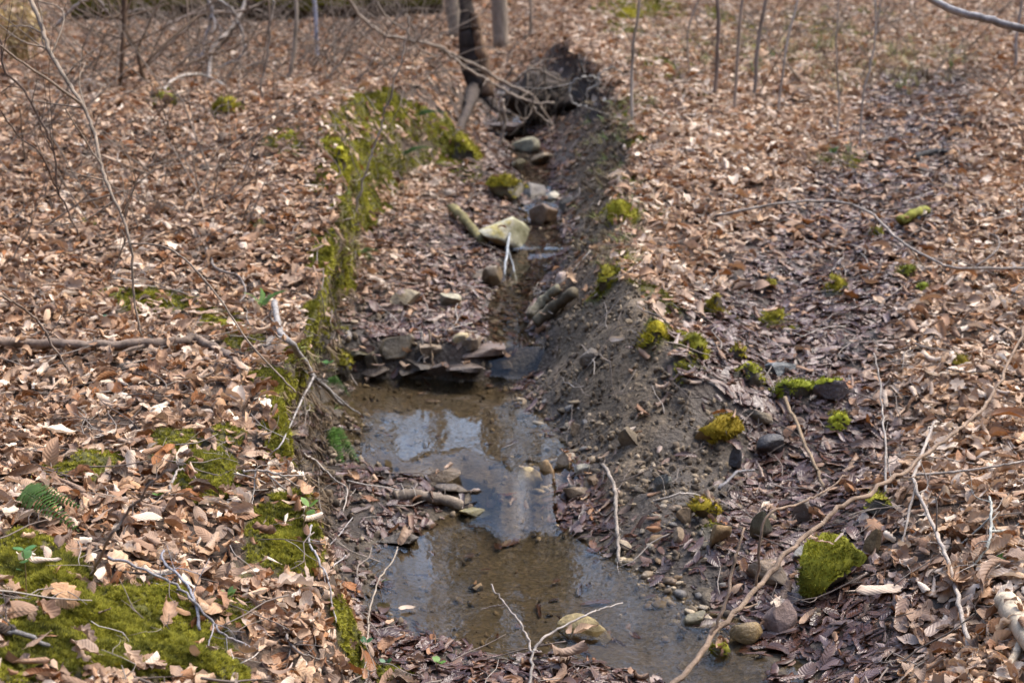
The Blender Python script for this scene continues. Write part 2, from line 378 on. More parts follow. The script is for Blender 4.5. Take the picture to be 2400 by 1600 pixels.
def m_bark(name='bark'):
    m, t, b, o = mat(name)
    oi = N(t, 'ShaderNodeObjectInfo'); P = N(t, 'ShaderNodeNewGeometry').outputs['Position']
    mp = N(t, 'ShaderNodeMapping'); mp.inputs['Scale'].default_value = (1, 1, .3); L(t, P, mp.inputs[0])
    a = noise(t, 18, 6, .65, mp.outputs[0]); f = noise(t, 130, 5, .7, P)
    c = mixc(t, 1.0, oi.outputs['Color'], ramp(t, a.outputs[0], [(.3, (.42, .40, .38)), (.52, (1, 1, 1)), (.75, (1.45, 1.42, 1.36))]).outputs[0], 'MULTIPLY')
    c = mixc(t, .6, c, ramp(t, f.outputs[0], [(.3, (.55, .53, .5)), (.7, (1.25, 1.25, 1.25))]).outputs[0], 'MULTIPLY')
    L(t, c, b.inputs['Base Color']); b.inputs['Roughness'].default_value = .85; b.inputs['Specular IOR Level'].default_value = .3
    bump(t, b, mathn(t, 'ADD', a.outputs[0], mathn(t, 'MULTIPLY', f.outputs[0], .6)), .8, .008)
    return m
def m_moss(name, inst):
    m, t, b, o = mat(name)
    P = N(t, 'ShaderNodeNewGeometry').outputs['Position']
    a = noise(t, 7, 5, .6, P); f = noise(t, 45, 4, .6, P)
    s = mathn(t, 'ADD', mathn(t, 'MULTIPLY', a.outputs[0], .65), mathn(t, 'MULTIPLY', f.outputs[0], .35))
    if inst:
        s = mathn(t, 'ADD', s, mathn(t, 'MULTIPLY', mathn(t, 'SUBTRACT', attr(t, 'tone', 'INSTANCER').outputs['Fac'], .5), .35))
    c = ramp(t, s, [(.26, (.045, .045, .009)), (.40, (.13, .13, .018)), (.50, (.23, .215, .025)), (.60, (.33, .31, .036)), (.76, (.46, .44, .065))]).outputs[0]
    if not inst:
        oi = N(t, 'ShaderNodeObjectInfo'); c = mixc(t, 1.0, c, oi.outputs['Color'], 'MULTIPLY')
    L(t, c, b.inputs['Base Color']); b.inputs['Roughness'].default_value = .8; b.inputs['Specular IOR Level'].default_value = .2
    tr = N(t, 'ShaderNodeBsdfTranslucent'); L(t, c, tr.inputs[0])
    mx = N(t, 'ShaderNodeMixShader'); mx.inputs[0].default_value = .25
    L(t, b.outputs[0], mx.inputs[1]); L(t, tr.outputs[0], mx.inputs[2]); L(t, mx.outputs[0], o.inputs[0])
    return m
def m_plain(name, rough=.7, transl=.2, spec=.4):
    m, t, b, o = mat(name)
    oi = N(t, 'ShaderNodeObjectInfo'); P = N(t, 'ShaderNodeNewGeometry').outputs['Position']
    a = noise(t, 40, 4, .6, P)
    c = mixc(t, 1.0, oi.outputs['Color'], ramp(t, a.outputs[0], [(.3, (.65, .65, .6)), (.7, (1.3, 1.3, 1.2))]).outputs[0], 'MULTIPLY')
    L(t, c, b.inputs['Base Color']); b.inputs['Roughness'].default_value = rough; b.inputs['Specular IOR Level'].default_value = spec
    tr = N(t, 'ShaderNodeBsdfTranslucent'); L(t, c, tr.inputs[0])
    mx = N(t, 'ShaderNodeMixShader'); mx.inputs[0].default_value = transl
    L(t, b.outputs[0], mx.inputs[1]); L(t, tr.outputs[0], mx.inputs[2]); L(t, mx.outputs[0], o.inputs[0])
    return m
def m_water():
    m, t, b, o = mat('stream_water'); t.nodes.remove(b)
    P = N(t, 'ShaderNodeNewGeometry').outputs['Position']
    mp = N(t, 'ShaderNodeMapping'); mp.inputs['Scale'].default_value = (1, .55, 1); L(t, P, mp.inputs[0])
    a = noise(t, 11, 3, .5, mp.outputs[0], .3); f = noise(t, 55, 3, .55, mp.outputs[0])
    h = mathn(t, 'ADD', a.outputs[0], mathn(t, 'MULTIPLY', f.outputs[0], .22))
    bp = N(t, 'ShaderNodeBump'); bp.inputs['Strength'].default_value = .04; bp.inputs['Distance'].default_value = .03; L(t, h, bp.inputs['Height'])
    fr = N(t, 'ShaderNodeFresnel'); fr.inputs['IOR'].default_value = 1.45; L(t, bp.outputs[0], fr.inputs['Normal'])
    tr = N(t, 'ShaderNodeBsdfTransparent'); tr.inputs[0].default_value = (.86, .81, .70, 1)
    gl = N(t, 'ShaderNodeBsdfGlossy'); gl.inputs['Roughness'].default_value = .03; L(t, bp.outputs[0], gl.inputs['Normal'])
    mx = N(t, 'ShaderNodeMixShader'); L(t, fr.outputs[0], mx.inputs[0]); L(t, tr.outputs[0], mx.inputs[1]); L(t, gl.outputs[0], mx.inputs[2])
    L(t, mx.outputs[0], o.inputs[0])
    return m
M = dict(ground=m_ground(), leaf=m_leaf(), rock=m_rock('dry_rock', .85, .3), wet_rock=m_rock('wet_rock', .32, .5), lichen=m_lichen(), bark=m_bark(),
         moss=m_moss('moss_tuft', True), moss_rock=m_moss('moss_cushion', False), green=m_plain('green_leaf', .45, .3), straw=m_plain('dry_stalk', .8, .2, .2), water=m_water())

# ------------------------------------------------------------------ mesh helpers
def mesh(name, V, F, m, smooth=True, uv=None):
    me = bpy.data.meshes.new(name); me.from_pydata([tuple(map(float, p)) for p in V], [], [tuple(map(int, f)) for f in F])
    if m: me.materials.append(m)
    if smooth: me.polygons.foreach_set('use_smooth', [True] * len(me.polygons))
    if uv is not None:
        l = me.uv_layers.new(name='UVMap'); li = np.zeros(len(me.loops), np.int32); me.loops.foreach_get('vertex_index', li)
        l.data.foreach_set('uv', np.asarray(uv, np.float32)[li].ravel())
    me.update(); return me
def obj(name, me, parent=None, color=None, loc=(0, 0, 0)):
    o = bpy.data.objects.new(name, me); COL.objects.link(o); o.location = loc
    if parent is not None: o.parent = parent
    if color is not None: o.color = (*color, 1)
    return o
def tag(o, label, cat, group=None):
    o['label'] = label; o['category'] = cat
    if group: o['group'] = group
    return o
def kind(o, k): o['kind'] = k; return o
class MBd:
    def __init__(s): s.V = []; s.F = []
    def add(s, V, F):
        k = len(s.V); s.V.extend([tuple(p) for p in V]); s.F.extend([tuple(i + k for i in f) for f in F])
    def mesh(s, name, m, smooth=True): return mesh(name, s.V, s.F, m, smooth)
def catmull(P, per=8):
    P = [np.asarray(p, float) for p in P]
    if len(P) == 2: return np.array([P[0] + (P[1] - P[0]) * t for t in np.linspace(0, 1, per + 1)])
    Q = [2 * P[0] - P[1]] + P + [2 * P[-1] - P[-2]]
    out = []
    for i in range(1, len(Q) - 2):
        a, b, c, d = Q[i - 1], Q[i], Q[i + 1], Q[i + 2]
        for t in np.linspace(0, 1, per, endpoint=False):
            out.append(.5 * (2 * b + (c - a) * t + (2 * a - 5 * b + 4 * c - d) * t * t + (3 * b - a - 3 * c + d) * t ** 3))
    out.append(P[-1]); return np.array(out)
def tube(P, r0, r1, sides=7, rough=.12, wig=0.0, seed=0, per=7, ends=True):
    C = catmull(P, per); n = len(C)
    if wig > 0:
        s = np.linspace(0, n * .9, n)
        C = C + wig * np.stack([n2(s, s * 0 + seed * 3.7, 1), n2(s, s * 0 + seed * 5.1, 2), n2(s, s * 0 + seed * 7.3, 3)], -1)
    T = np.gradient(C, axis=0); T /= np.linalg.norm(T, axis=1, keepdims=True) + 1e-9
    ref = np.array([.13, .2, .97]) if abs(T[0][2]) < .9 else np.array([.97, .2, .1])
    U = np.cross(ref[None, :], T); U /= np.linalg.norm(U, axis=1, keepdims=True) + 1e-9; W_ = np.cross(T, U)
    ang = 2 * pi * np.arange(sides) / sides
    rr = np.repeat((r0 + (r1 - r0) * np.arange(n) / (n - 1))[:, None], sides, 1)
    if rough > 0:
        ii, kk_ = np.meshgrid(np.arange(n), np.arange(sides), indexing='ij'); rr = rr * (1 + rough * n2(ii * .8 + seed, kk_ * 1.7 + seed, 5))
    V = (C[:, None, :] + rr[:, :, None] * (np.cos(ang)[None, :, None] * U[:, None, :] + np.sin(ang)[None, :, None] * W_[:, None, :])).reshape(-1, 3).tolist(); F = []
    for i in range(n - 1):
        for k in range(sides):
            k2 = (k + 1) % sides
            F.append((i * sides + k, i * sides + k2, (i + 1) * sides + k2, (i + 1) * sides + k))
    if ends:
        F.append(tuple(range(sides - 1, -1, -1))); F.append(tuple(range((n - 1) * sides, n * sides)))
    return V, F, C

# ------------------------------------------------------------------ the ground sheet
def build_ground():
    ys = [-70.0]
    while ys[-1] < 150:
        y = ys[-1]; ys.append(y + (4.0 if y < -10 else .5 if y < 0 else .2 if y < 1.8 else max(.018, .0042 * y + .003 * max(0, y - 10)) if y < 19 else .03 * y))
    ys = np.array(ys); nx = 420
    t = np.linspace(-1, 1, nx)
    W = np.maximum(ys * .47 + .75, 1.5)
    X = W[:, None] * t[None, :] + np.sign(t) * (np.maximum(np.abs(t) - .9, 0) / .1)[None, :] ** 3 * 90
    Y = np.repeat(ys[:, None], nx, 1)
    x, y = X.ravel(), Y.ravel()
    soil, moss, bed, wet = masks(x, y)
    z = zg(x, y, moss) + soil * (.012 * n2(x * 22, y * 22, 41) + .008 * n2(x * 45, y * 45, 42))
    V = np.stack([x + undercut(x, y), y, z], -1)
    r = len(ys); idx = np.arange(r * nx).reshape(r, nx)
    F = np.stack([idx[:-1, :-1], idx[:-1, 1:], idx[1:, 1:], idx[1:, :-1]], -1).reshape(-1, 4)
    me = bpy.data.meshes.new('forest_floor')
    me.vertices.add(len(V)); me.vertices.foreach_set('co', V.astype(np.float32).ravel())
    me.loops.add(F.size); me.loops.foreach_set('vertex_index', F.astype(np.int32).ravel())
    me.polygons.add(len(F)); me.polygons.foreach_set('loop_start', np.arange(0, F.size, 4, dtype=np.int32))
    me.update(calc_edges=True); me.validate()
    me.polygons.foreach_set('use_smooth', [True] * len(F))
    rub = np.maximum(sstep(5.9, 6.0, y), .8 * sstep(.0, .03, z - zwater(y))) * np.maximum(bed, .8 * (wet > .3) * (x < .6) * (y < 12)) * (y < 13)
    for nm, a in (('soil', soil), ('moss', moss), ('bed', bed), ('wet', wet), ('rubble', rub)):
        at = me.attributes.new(nm, 'FLOAT', 'POINT'); at.data.foreach_set('value', a.astype(np.float32))
    me.materials.append(M['ground'])
    return kind(obj('forest_floor', me), 'structure')
ground = build_ground()

def build_water():
    ys = np.unique(np.concatenate([np.linspace(2.0, 12.4, 200), [5.95, 5.97, 5.99, 6.02, 6.05]]))
    nx = 60; V = []; F = []
    for y in ys:
        zw = float(zwater(y))
        x0 = float(np.interp(y, SY, SX[:, 3])) - .02; x1 = float(np.interp(y, SY, SX[:, 8])) 
        x0 = float(np.interp(y, SY, SX[:, 4])) - .22; x1 = float(np.interp(y, SY, SX[:, 7])) + .16
        if y < 4.2: x1 += .15
        for k in range(nx):
            xx = x0 + (x1 - x0) * k / (nx - 1); yy = y + (.16 * float(n2(xx * 5.5, 3.1, 91)) + .06 * float(n2(xx * 17, 1.3, 92)) if 4.2 < y < 5.3 else 0)
            V.append((xx, y, float(zwater(yy))))
    for i in range(len(ys) - 1):
        for k in range(nx - 1):
            a = i * nx + k; F.append((a, a + 1, a + nx + 1, a + nx))
    return kind(obj('stream_water', mesh('stream_water', V, F, M['water'])), 'structure')
water = build_water()

# ------------------------------------------------------------------ geometry-node scatter for what nobody could count
def proto_collection(name, meshes):
    c = bpy.data.collections.new(name)
    for i, me in enumerate(meshes):
        o = bpy.data.objects.new('%s_%02d' % (name, i), me); c.objects.link(o)
    return c
def scatter(name, coll, P, R, S, vid, attrs):
    me = bpy.data.meshes.new(name); me.vertices.add(len(P)); me.vertices.foreach_set('co', np.asarray(P, np.float32).ravel())
    a = me.attributes.new('rot', 'FLOAT_VECTOR', 'POINT'); a.data.foreach_set('vector', np.asarray(R, np.float32).ravel())
    a = me.attributes.new('scl', 'FLOAT_VECTOR', 'POINT'); a.data.foreach_set('vector', np.asarray(S, np.float32).ravel())
    a = me.attributes.new('vid', 'INT', 'POINT'); a.data.foreach_set('value', np.asarray(vid, np.int32))
    for k, v in attrs.items():
        a = me.attributes.new(k, 'FLOAT', 'POINT'); a.data.foreach_set('value', np.asarray(v, np.float32))
    o = obj(name, me)
    ng = bpy.data.node_groups.new(name + '_nodes', 'GeometryNodeTree')
    ng.interface.new_socket(name='Geometry', in_out='INPUT', socket_type='NodeSocketGeometry')
    ng.interface.new_socket(name='Geometry', in_out='OUTPUT', socket_type='NodeSocketGeometry')
    gi = ng.nodes.new('NodeGroupInput'); go = ng.nodes.new('NodeGroupOutput')
    ip = ng.nodes.new('GeometryNodeInstanceOnPoints'); ci = ng.nodes.new('GeometryNodeCollectionInfo')
    ci.inputs['Collection'].default_value = coll; ci.inputs['Separate Children'].default_value = True; ci.inputs['Reset Children'].default_value = True
    ip.inputs['Pick Instance'].default_value = True
    for nm, ty, sock in (('rot', 'FLOAT_VECTOR', 'Rotation'), ('scl', 'FLOAT_VECTOR', 'Scale'), ('vid', 'INT', 'Instance Index')):
        q = ng.nodes.new('GeometryNodeInputNamedAttribute'); q.data_type = ty; q.inputs['Name'].default_value = nm
        ng.links.new(q.outputs['Attribute'], ip.inputs[sock])
    ng.links.new(gi.outputs[0], ip.inputs['Points']); ng.links.new(ci.outputs[0], ip.inputs['Instance']); ng.links.new(ip.outputs[0], go.inputs[0])
    md = o.modifiers.new('scatter', 'NODES'); md.node_group = ng
    return kind(o, 'stuff')
def eulers(nrm, yaw, tilt, tdir):
    """rotation matrices: local z to the (tilted) normal, turned by yaw -> XYZ euler angles"""
    n = nrm + np.stack([np.cos(tdir) * np.tan(tilt), np.sin(tdir) * np.tan(tilt), np.zeros_like(tilt)], -1)
    n /= np.linalg.norm(n, axis=1, keepdims=True)
    h = np.stack([np.cos(yaw), np.sin(yaw), np.zeros_like(yaw)], -1)
    x = h - n * np.sum(h * n, 1, keepdims=True); x /= np.linalg.norm(x, axis=1, keepdims=True) + 1e-9
    y = np.cross(n, x)
    # R columns x,y,n ; XYZ euler
    r20, r21, r22, r10, r00 = x[:, 2], y[:, 2], n[:, 2], x[:, 1], x[:, 0]
    return np.stack([np.arctan2(r21, r22), np.arcsin(np.clip(-r20, -1, 1)), np.arctan2(r10, r00)], -1)

# ------------------------------------------------------------------ dead leaves
def leaf_mesh(i):
    r = random.Random(100 + i)
    oak = i % 4 == 3
    n, m = (14, 5) if oak else (8, 5)
    Lg = 1.0; Wd = r.uniform(.20, .27) if not oak else r.uniform(.26, .34)
    kc = r.choice([r.uniform(-9, -3), r.uniform(3, 10), r.uniform(-3, 3), r.uniform(10, 17), r.uniform(-15, -8)])      # curl across
    kl = r.choice([r.uniform(-2.2, -.6), r.uniform(.6, 2.6), r.uniform(-.6, .6)])  # bend along
    if oak: kc *= .5
    tw = r.uniform(-1.0, 1.0); fold = r.uniform(-.1, .5)
    V, F, UV = [], [], []
    torn = i >= 28; sa, sb = (r.uniform(0, .35), r.uniform(.6, 1.0)) if torn else (0, 1); crum = r.uniform(.03, .075) if (torn or i % 5 == 1) else .008
    for a in range(n):
        s = sa + (sb - sa) * a / (n - 1)
        wv = Wd * (max(0.0, sin(pi * min(1, s ** .88))) ** .75) * (1.05 - .25 * s)
        if oak:
            wv = Wd * (.25 + .95 * sin(pi * min(1, s * .92 + .02)) ** .8) * (.42 + .58 * abs(sin(s * pi * 3.6 + .5)) ** .8)
            if s > .97: wv *= .3
            if s < .06: wv *= .25
        elif a % 2 and 0 < a < n - 1: wv *= 1.05
        for b in range(m):
            q = -1 + 2 * b / (m - 1)
            off = q * wv * (1 + r.uniform(-.05, .05) * abs(q) * (4 if torn else 1))
            y = off; z = abs(off) * fold
            if abs(kc) > .2:
                k = kc * (0.6 + .8 * s) if i % 3 else kc
                y = sin(off * k) / k; z += (1 - cos(off * k)) / k
            xx = (s - .5) * Lg + (abs(q) * .05 if oak else 0)
            z += .035 * sin(s * 9 + i * 2 + q * 2.2) * abs(q) + r.uniform(-crum, crum)
            ang = tw * (s - .5)
            y, z = y * cos(ang) - z * sin(ang), y * sin(ang) + z * cos(ang)
            if abs(kl) > .15:
                R_ = 1 / kl; x2 = (R_ - z) * sin(xx * kl); z2 = R_ - (R_ - z) * cos(xx * kl); xx, z = x2, z2
            V.append((xx, y, z)); UV.append((b / (m - 1), s))
    for a in range(n - 1):
        for b in range(m - 1):
            k = a * m + b; F.append((k, k + 1, k + m + 1, k + m))
    # petiole
    if i % 2:
        k = len(V); p = np.array(V[m // 2]); d = p - np.array(V[m + m // 2]); d /= np.linalg.norm(d)
        V += [tuple(p + (0, .012, 0)), tuple(p - (0, .012, 0)), tuple(p + d * .22 + (0, .004, .03))]; UV += [(.5, 0)] * 3
        F.append((k, k + 1, k + 2))
    V = np.array(V); zc = np.percentile(V[:, 2], 20); V[:, 2] -= zc
    return mesh('leaf', V, F, M['leaf'], True, UV)
LEAVES = [leaf_mesh(i) for i in range(42)]
leafcoll = proto_collection('leaf_shapes', LEAVES)

def scatter_points(y0, y1, dens, margin=1.1):
    pts = []
    ys = np.arange(y0, y1, .25)
    for y in ys:
        hw = .375 * y + margin; d = dens(y + .12); nn = rng.poisson(d * .25 * 2 * hw)
        pts.append(np.stack([rng.uniform(-hw, hw, nn), y + rng.uniform(0, .25, nn)], -1))
    return np.concatenate(pts)
P2 = scatter_points(1.7, 21.5, lambda y: 2700 if y < 6 else 2250 if y < 9 else max(760, 2250 - (y - 9) * 210))
x, y = P2[:, 0], P2[:, 1]
soil, moss, bed, wet = masks(x, y)
nr = normals(x, y)
keep = np.ones(len(x))
keep *= 1 - .965 * soil
GRAV = [hit(a_, b_)[:2] for a_, b_ in ((1240,820),(1330,700),(1420,900),(1480,1060),(1640,1200),(1680,1300),(1600,1420),(1420,1330),(1380,1150),(1300,1040),(1210,960))]
keep *= 1 - .82 * poly_mask(x, y, GRAV, .05)
keep *= 1 - np.where(y > 6.5, .72, .9) * np.clip(moss * 1.3, 0, 1)
sub = sstep(.02, -.015, z0(x, y) - zwater(y)) * (y < 12.4) * (np.abs(x) < 2.2)
keep *= 1 - np.where(y > 6.05, .6, .985) * sub
keep *= np.where(y < 3.9, 1.0, np.where(nr[:, 2] < .60, .10, np.where(nr[:, 2] < .78, .4, 1)))
patch = n2(x * .9, y * .9, 51) + .5 * n2(x * 3, y * 3, 52)
keep *= np.where(patch < -.5, .6, np.where(patch < -.3, .82, 1))
sel = rng.random(len(x)) < keep
x, y, soil, moss, bed, wet, nr, sub = x[sel], y[sel], soil[sel], moss[sel], bed[sel], wet[sel], nr[sel], sub[sel]
n = len(x)
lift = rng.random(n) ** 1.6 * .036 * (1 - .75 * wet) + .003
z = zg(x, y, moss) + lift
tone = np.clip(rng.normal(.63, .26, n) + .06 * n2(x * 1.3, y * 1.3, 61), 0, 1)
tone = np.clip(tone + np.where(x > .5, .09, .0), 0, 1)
tone = np.where(lift < .005, tone * .42, np.where(lift < .010, tone * .7, tone))  # low leaves darker: shade of the gaps put into their colour, besides rot
# in the pale, dry top layer to the right and at a distance
wet = np.clip(wet + .15 * rng.normal(size=n) * (wet > .05), 0, 1)
drytop = (rng.random(n) < np.where((x > .5) & (y > 6.0) & (y < 9.6), .36, np.where((x > .5) & (y < 5.9), .08, .1))) & (wet < .97) & (sub < .2)
wet = np.where(drytop, wet * .15, wet)
z = np.where(drytop & (wet < .2), z + .012, z)
wet = np.maximum(wet, sub)
tone = np.where(sub > .4, tone * .7, tone)
size = np.where(rng.random(n) < .5, rng.uniform(.03, .058, n), np.clip(rng.normal(.076, .016, n), .05, .125)) * np.where(y > 9, 1.12, 1) * np.where(x > .5, 1.05, .96)
size = np.where((wet > .5) & (sub < .3), np.maximum(size, .06), size)
tilt = np.abs(rng.normal(0, radians(25), n)) * (1 - .6 * wet); tilt = np.minimum(tilt, radians(66))
R = eulers(nr, rng.uniform(0, 2 * pi, n), tilt, rng.uniform(0, 2 * pi, n))
flip = rng.random(n) < .4
S = np.stack([size, size * rng.uniform(.85, 1.15, n), np.where(flip, -1, 1) * size * (1 - .65 * wet) * rng.uniform(.7, 1.2, n)], -1)
vid = rng.integers(0, len(LEAVES), n)
x = x + undercut(x, y)
# the 300 leaves that show largest are objects of their own
u, v, dep = project(x, y, z)
inf = (u > -20) & (u < 2372) & (v > 0) & (v < 1585) & (sub < .3) & (lift > .012)
score = np.where(inf, size / dep, 0)
order = np.argsort(-score)[:300]
rest = np.ones(n, bool); rest[order] = False
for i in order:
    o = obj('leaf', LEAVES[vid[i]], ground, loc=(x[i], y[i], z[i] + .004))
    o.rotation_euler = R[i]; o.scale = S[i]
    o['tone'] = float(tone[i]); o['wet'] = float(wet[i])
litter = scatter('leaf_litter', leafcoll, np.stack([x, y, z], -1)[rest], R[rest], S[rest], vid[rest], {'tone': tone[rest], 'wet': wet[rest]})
litter['label'] = 'dry brown leaf litter covering the banks of the stream'
print('leaves', n)

# ------------------------------------------------------------------ moss carpets, soil crumbs, twig litter, dry grass (uncountable)
def tuft_mesh(i, nb=16, hgt=1.0, spread=.75, wid=.10):
    r = random.Random(300 + i); V = []; F = []
    for k in range(nb):
        a = r.uniform(0, 2 * pi); rd = r.uniform(0, .55); b = np.array([cos(a) * rd, sin(a) * rd, -.15])
        d = np.array([cos(a) * spread * r.uniform(.3, 1), sin(a) * spread * r.uniform(.3, 1), r.uniform(.6, 1.1) * hgt])
        s = np.array([-sin(a), cos(a), 0]) * wid
        k0 = len(V); V += [b - s, b + s, b + d * .55 - s * .9, b + d * .55 + s * .9, b + d + np.array([cos(a), sin(a), -.2]) * .2]
        F += [(k0, k0 + 1, k0 + 3, k0 + 2), (k0 + 2, k0 + 3, k0 + 4)]
    return mesh('moss_tuft', V, F, M['moss'], True)
mosscoll = proto_collection('moss_shapes', [tuft_mesh(i) for i in range(6)])
pts = []
for (cx, cyy, rx, ry, s_) in MB:
    far = cyy > 6
    nn = int(min(9000, 4 * rx * ry * 1.8 * (15000 if cyy < 4.5 else 9000 if not far else 4200)))
    pts.append(np.stack([cx + rng.uniform(-1.35, 1.35, nn) * rx, cyy + rng.uniform(-1.35, 1.35, nn) * ry], -1))
yy_ = rng.uniform(3.7, 9.6, 26000); cl = np.interp(yy_, SY, SX[:, 2]); dl = np.interp(yy_, SY, SX[:, 3])
pts.append(np.stack([cl - .1 + rng.random(26000) * (dl - cl + .14), yy_], -1))
pts = np.concatenate(pts); x, y = pts[:, 0], pts[:, 1]
so, mo, be, we = masks(x, y)
k = (mo > .22) & (rng.random(len(x)) < np.clip(mo * 1.3 * (.75 + .6 * n2(pts[:, 0] * 9, pts[:, 1] * 9, 72)), 0, 1)) & (be < .4) & (y > 1.7)
x, y, mo = x[k], y[k], mo[k]; nr = normals(x, y); n = len(x)
sz = rng.uniform(.006, .0115, n) * (1 + .09 * np.maximum(0, y - 4))
scatter('moss_carpet', mosscoll, np.stack([x + undercut(x, y), y, zg(x, y, mo) + .001], -1), eulers(nr, rng.uniform(0, 6.28, n), np.abs(rng.normal(0, .35, n)), rng.uniform(0, 6.28, n)),
        np.stack([sz, sz, sz * rng.uniform(.7, 1.3, n)], -1), rng.integers(0, 6, n), {'tone': np.clip(.5 + .3 * n2(x * 14, y * 14, 71) + rng.normal(0, .15, n), 0, 1)})['label'] = 'yellow green moss carpet on the stream banks'
print('moss', n)

bmi = bmesh.new(); bmesh.ops.create_icosphere(bmi, subdivisions=1, radius=1.0)
ICO1 = (np.array([tuple(q.co) for q in bmi.verts]), [tuple(q.index for q in f.verts) for f in bmi.faces]); bmi.free()
bmi = bmesh.new(); bmesh.ops.create_icosphere(bmi, subdivisions=4, radius=1.0); bmi.verts.ensure_lookup_table()
ICO4 = (np.array([tuple(q.co) for q in bmi.verts]), [tuple(q.index for q in f.verts) for f in bmi.faces]); bmi.free()
def rock_verts(base, seed, dims, cuts=9, hard=.92, rough=.05):
    r = np.random.default_rng(seed); V = base.copy()
    for _ in range(cuts):
        nn = r.normal(size=3); nn /= np.linalg.norm(nn); c = r.uniform(.32, .78)
        d = V @ nn - c; V = V - np.where(d > 0, d * hard, 0)[:, None] * nn
    f = 1 + rough * (n3(V[:, 0] * 2.2 + seed, V[:, 1] * 2.2, V[:, 2] * 2.2, seed) + .5 * n3(V[:, 0] * 6, V[:, 1] * 6 + seed, V[:, 2] * 6, seed + 1) + .25 * n3(V[:, 0] * 14, V[:, 1] * 14 + seed, V[:, 2] * 14, seed + 2))
    V = V * f[:, None]
    V = V / np.max(np.abs(V), axis=0)[None, :]
    return V * np.asarray(dims)[None, :] * .5
def m_crumb():
    m, t, b, o = mat('soil_crumb')
    tone_ = attr(t, 'tone', 'INSTANCER').outputs['Fac']; P = N(t, 'ShaderNodeNewGeometry').outputs['Position']
    f = noise(t, 120, 4, .6, P)
    c = ramp(t, tone_, [(0, (.035, .026, .017)), (.4, (.12, .087, .054)), (.75, (.21, .16, .10)), (1, (.40, .32, .22))]).outputs[0]
    c = mixc(t, .7, c, ramp(t, f.outputs[0], [(.3, (.5, .5, .5)), (.7, (1.3, 1.3, 1.3))]).outputs[0], 'MULTIPLY')
    L(t, c, b.inputs['Base Color']); b.inputs['Roughness'].default_value = .9
    return m
M['crumb'] = m_crumb()
crumbs = proto_collection('crumb_shapes', [mesh('crumb', rock_verts(ICO1[0], 50 + i, (1, .8, .6), 5, .9, .2), ICO1[1], M['crumb'], i % 2 == 0) for i in range(5)])
x = rng.uniform(-1, 2.0, 80000); y = rng.uniform(3.6, 11.5, 80000)
so, mo, be, we = masks(x, y)
dw = z0(x, y) - zwater(y)
gravel = sstep(-.11, -.03, dw) * sstep(.13, .05, dw) * (x < 1.2) * (y < 9.5)
k = rng.random(len(x)) < np.maximum(so * .95, np.where(dw < -.025, .10, .35) * gravel)
x, y = x[k], y[k]; n = len(x); nr = normals(x, y)
sz = .006 + .034 * rng.random(n) ** 3.5
scatter('soil_crumbs', crumbs, np.stack([x, y, zg(x, y) + sz * .1], -1), rng.uniform(0, 6.28, (n, 3)), np.stack([sz, sz, sz], -1), rng.integers(0, 5, n),
        {'tone': np.clip(rng.normal(.45, .22, n), 0, 1)})['label'] = 'crumbly bare soil and grit on the eroded bank'
print('crumbs', n)

def m_twig():
    m, t, b, o = mat('small_twig')
    tone_ = attr(t, 'tone', 'INSTANCER').outputs['Fac']
    c = ramp(t, tone_, [(0, (.035, .026, .02)), (.4, (.13, .10, .08)), (.75, (.26, .22, .18)), (1, (.45, .40, .34))]).outputs[0]
    L(t, c, b.inputs['Base Color']); b.inputs['Roughness'].default_value = .85
    return m
M['twig'] = m_twig()
def twig_mesh(i):
    r = random.Random(700 + i); mb = MBd()
    P = [(-.5, 0, 0), (-.2, r.uniform(-.06, .06), r.uniform(0, .05)), (.15, r.uniform(-.09, .09), r.uniform(0, .06)), (.5, r.uniform(-.12, .12), r.uniform(0, .1))]
    V, F, C = tube(P, .012, .006, 4, .1, 0, i, 2); mb.add(V, F)
    for j in range(r.randint(0, 2)):
        b = C[r.randint(1, len(C) - 2)]; V, F, _ = tube([b, b + np.array([.15, r.choice((-1, 1)) * .1, .05]), b + np.array([.28, r.choice((-1, 1)) * .2, .08])], .007, .004, 3, 0, 0, i, 2); mb.add(V, F)
    return mb.mesh('small_twig', M['twig'])
twigcoll = proto_collection('twig_shapes', [twig_mesh(i) for i in range(8)])
P2 = scatter_points(1.9, 17, lambda y: 70 if y < 6 else 45)
x, y = P2[:, 0], P2[:, 1]; so, mo, be, we = masks(x, y); k = be < .5; x, y = x[k], y[k]; n = len(x)
sz = rng.uniform(.06, .26, n)
scatter('twig_litter', twigcoll, np.stack([x, y, zg(x, y) + rng.uniform(.012, .04, n)], -1), eulers(normals(x, y), rng.uniform(0, 6.28, n), np.abs(rng.normal(0, .12, n)), rng.uniform(0, 6.28, n)),
        np.stack([sz, sz, sz], -1), rng.integers(0, 8, n), {'tone': np.clip(rng.normal(.5, .25, n), 0, 1)})['label'] = 'small broken twigs lying among the leaves'

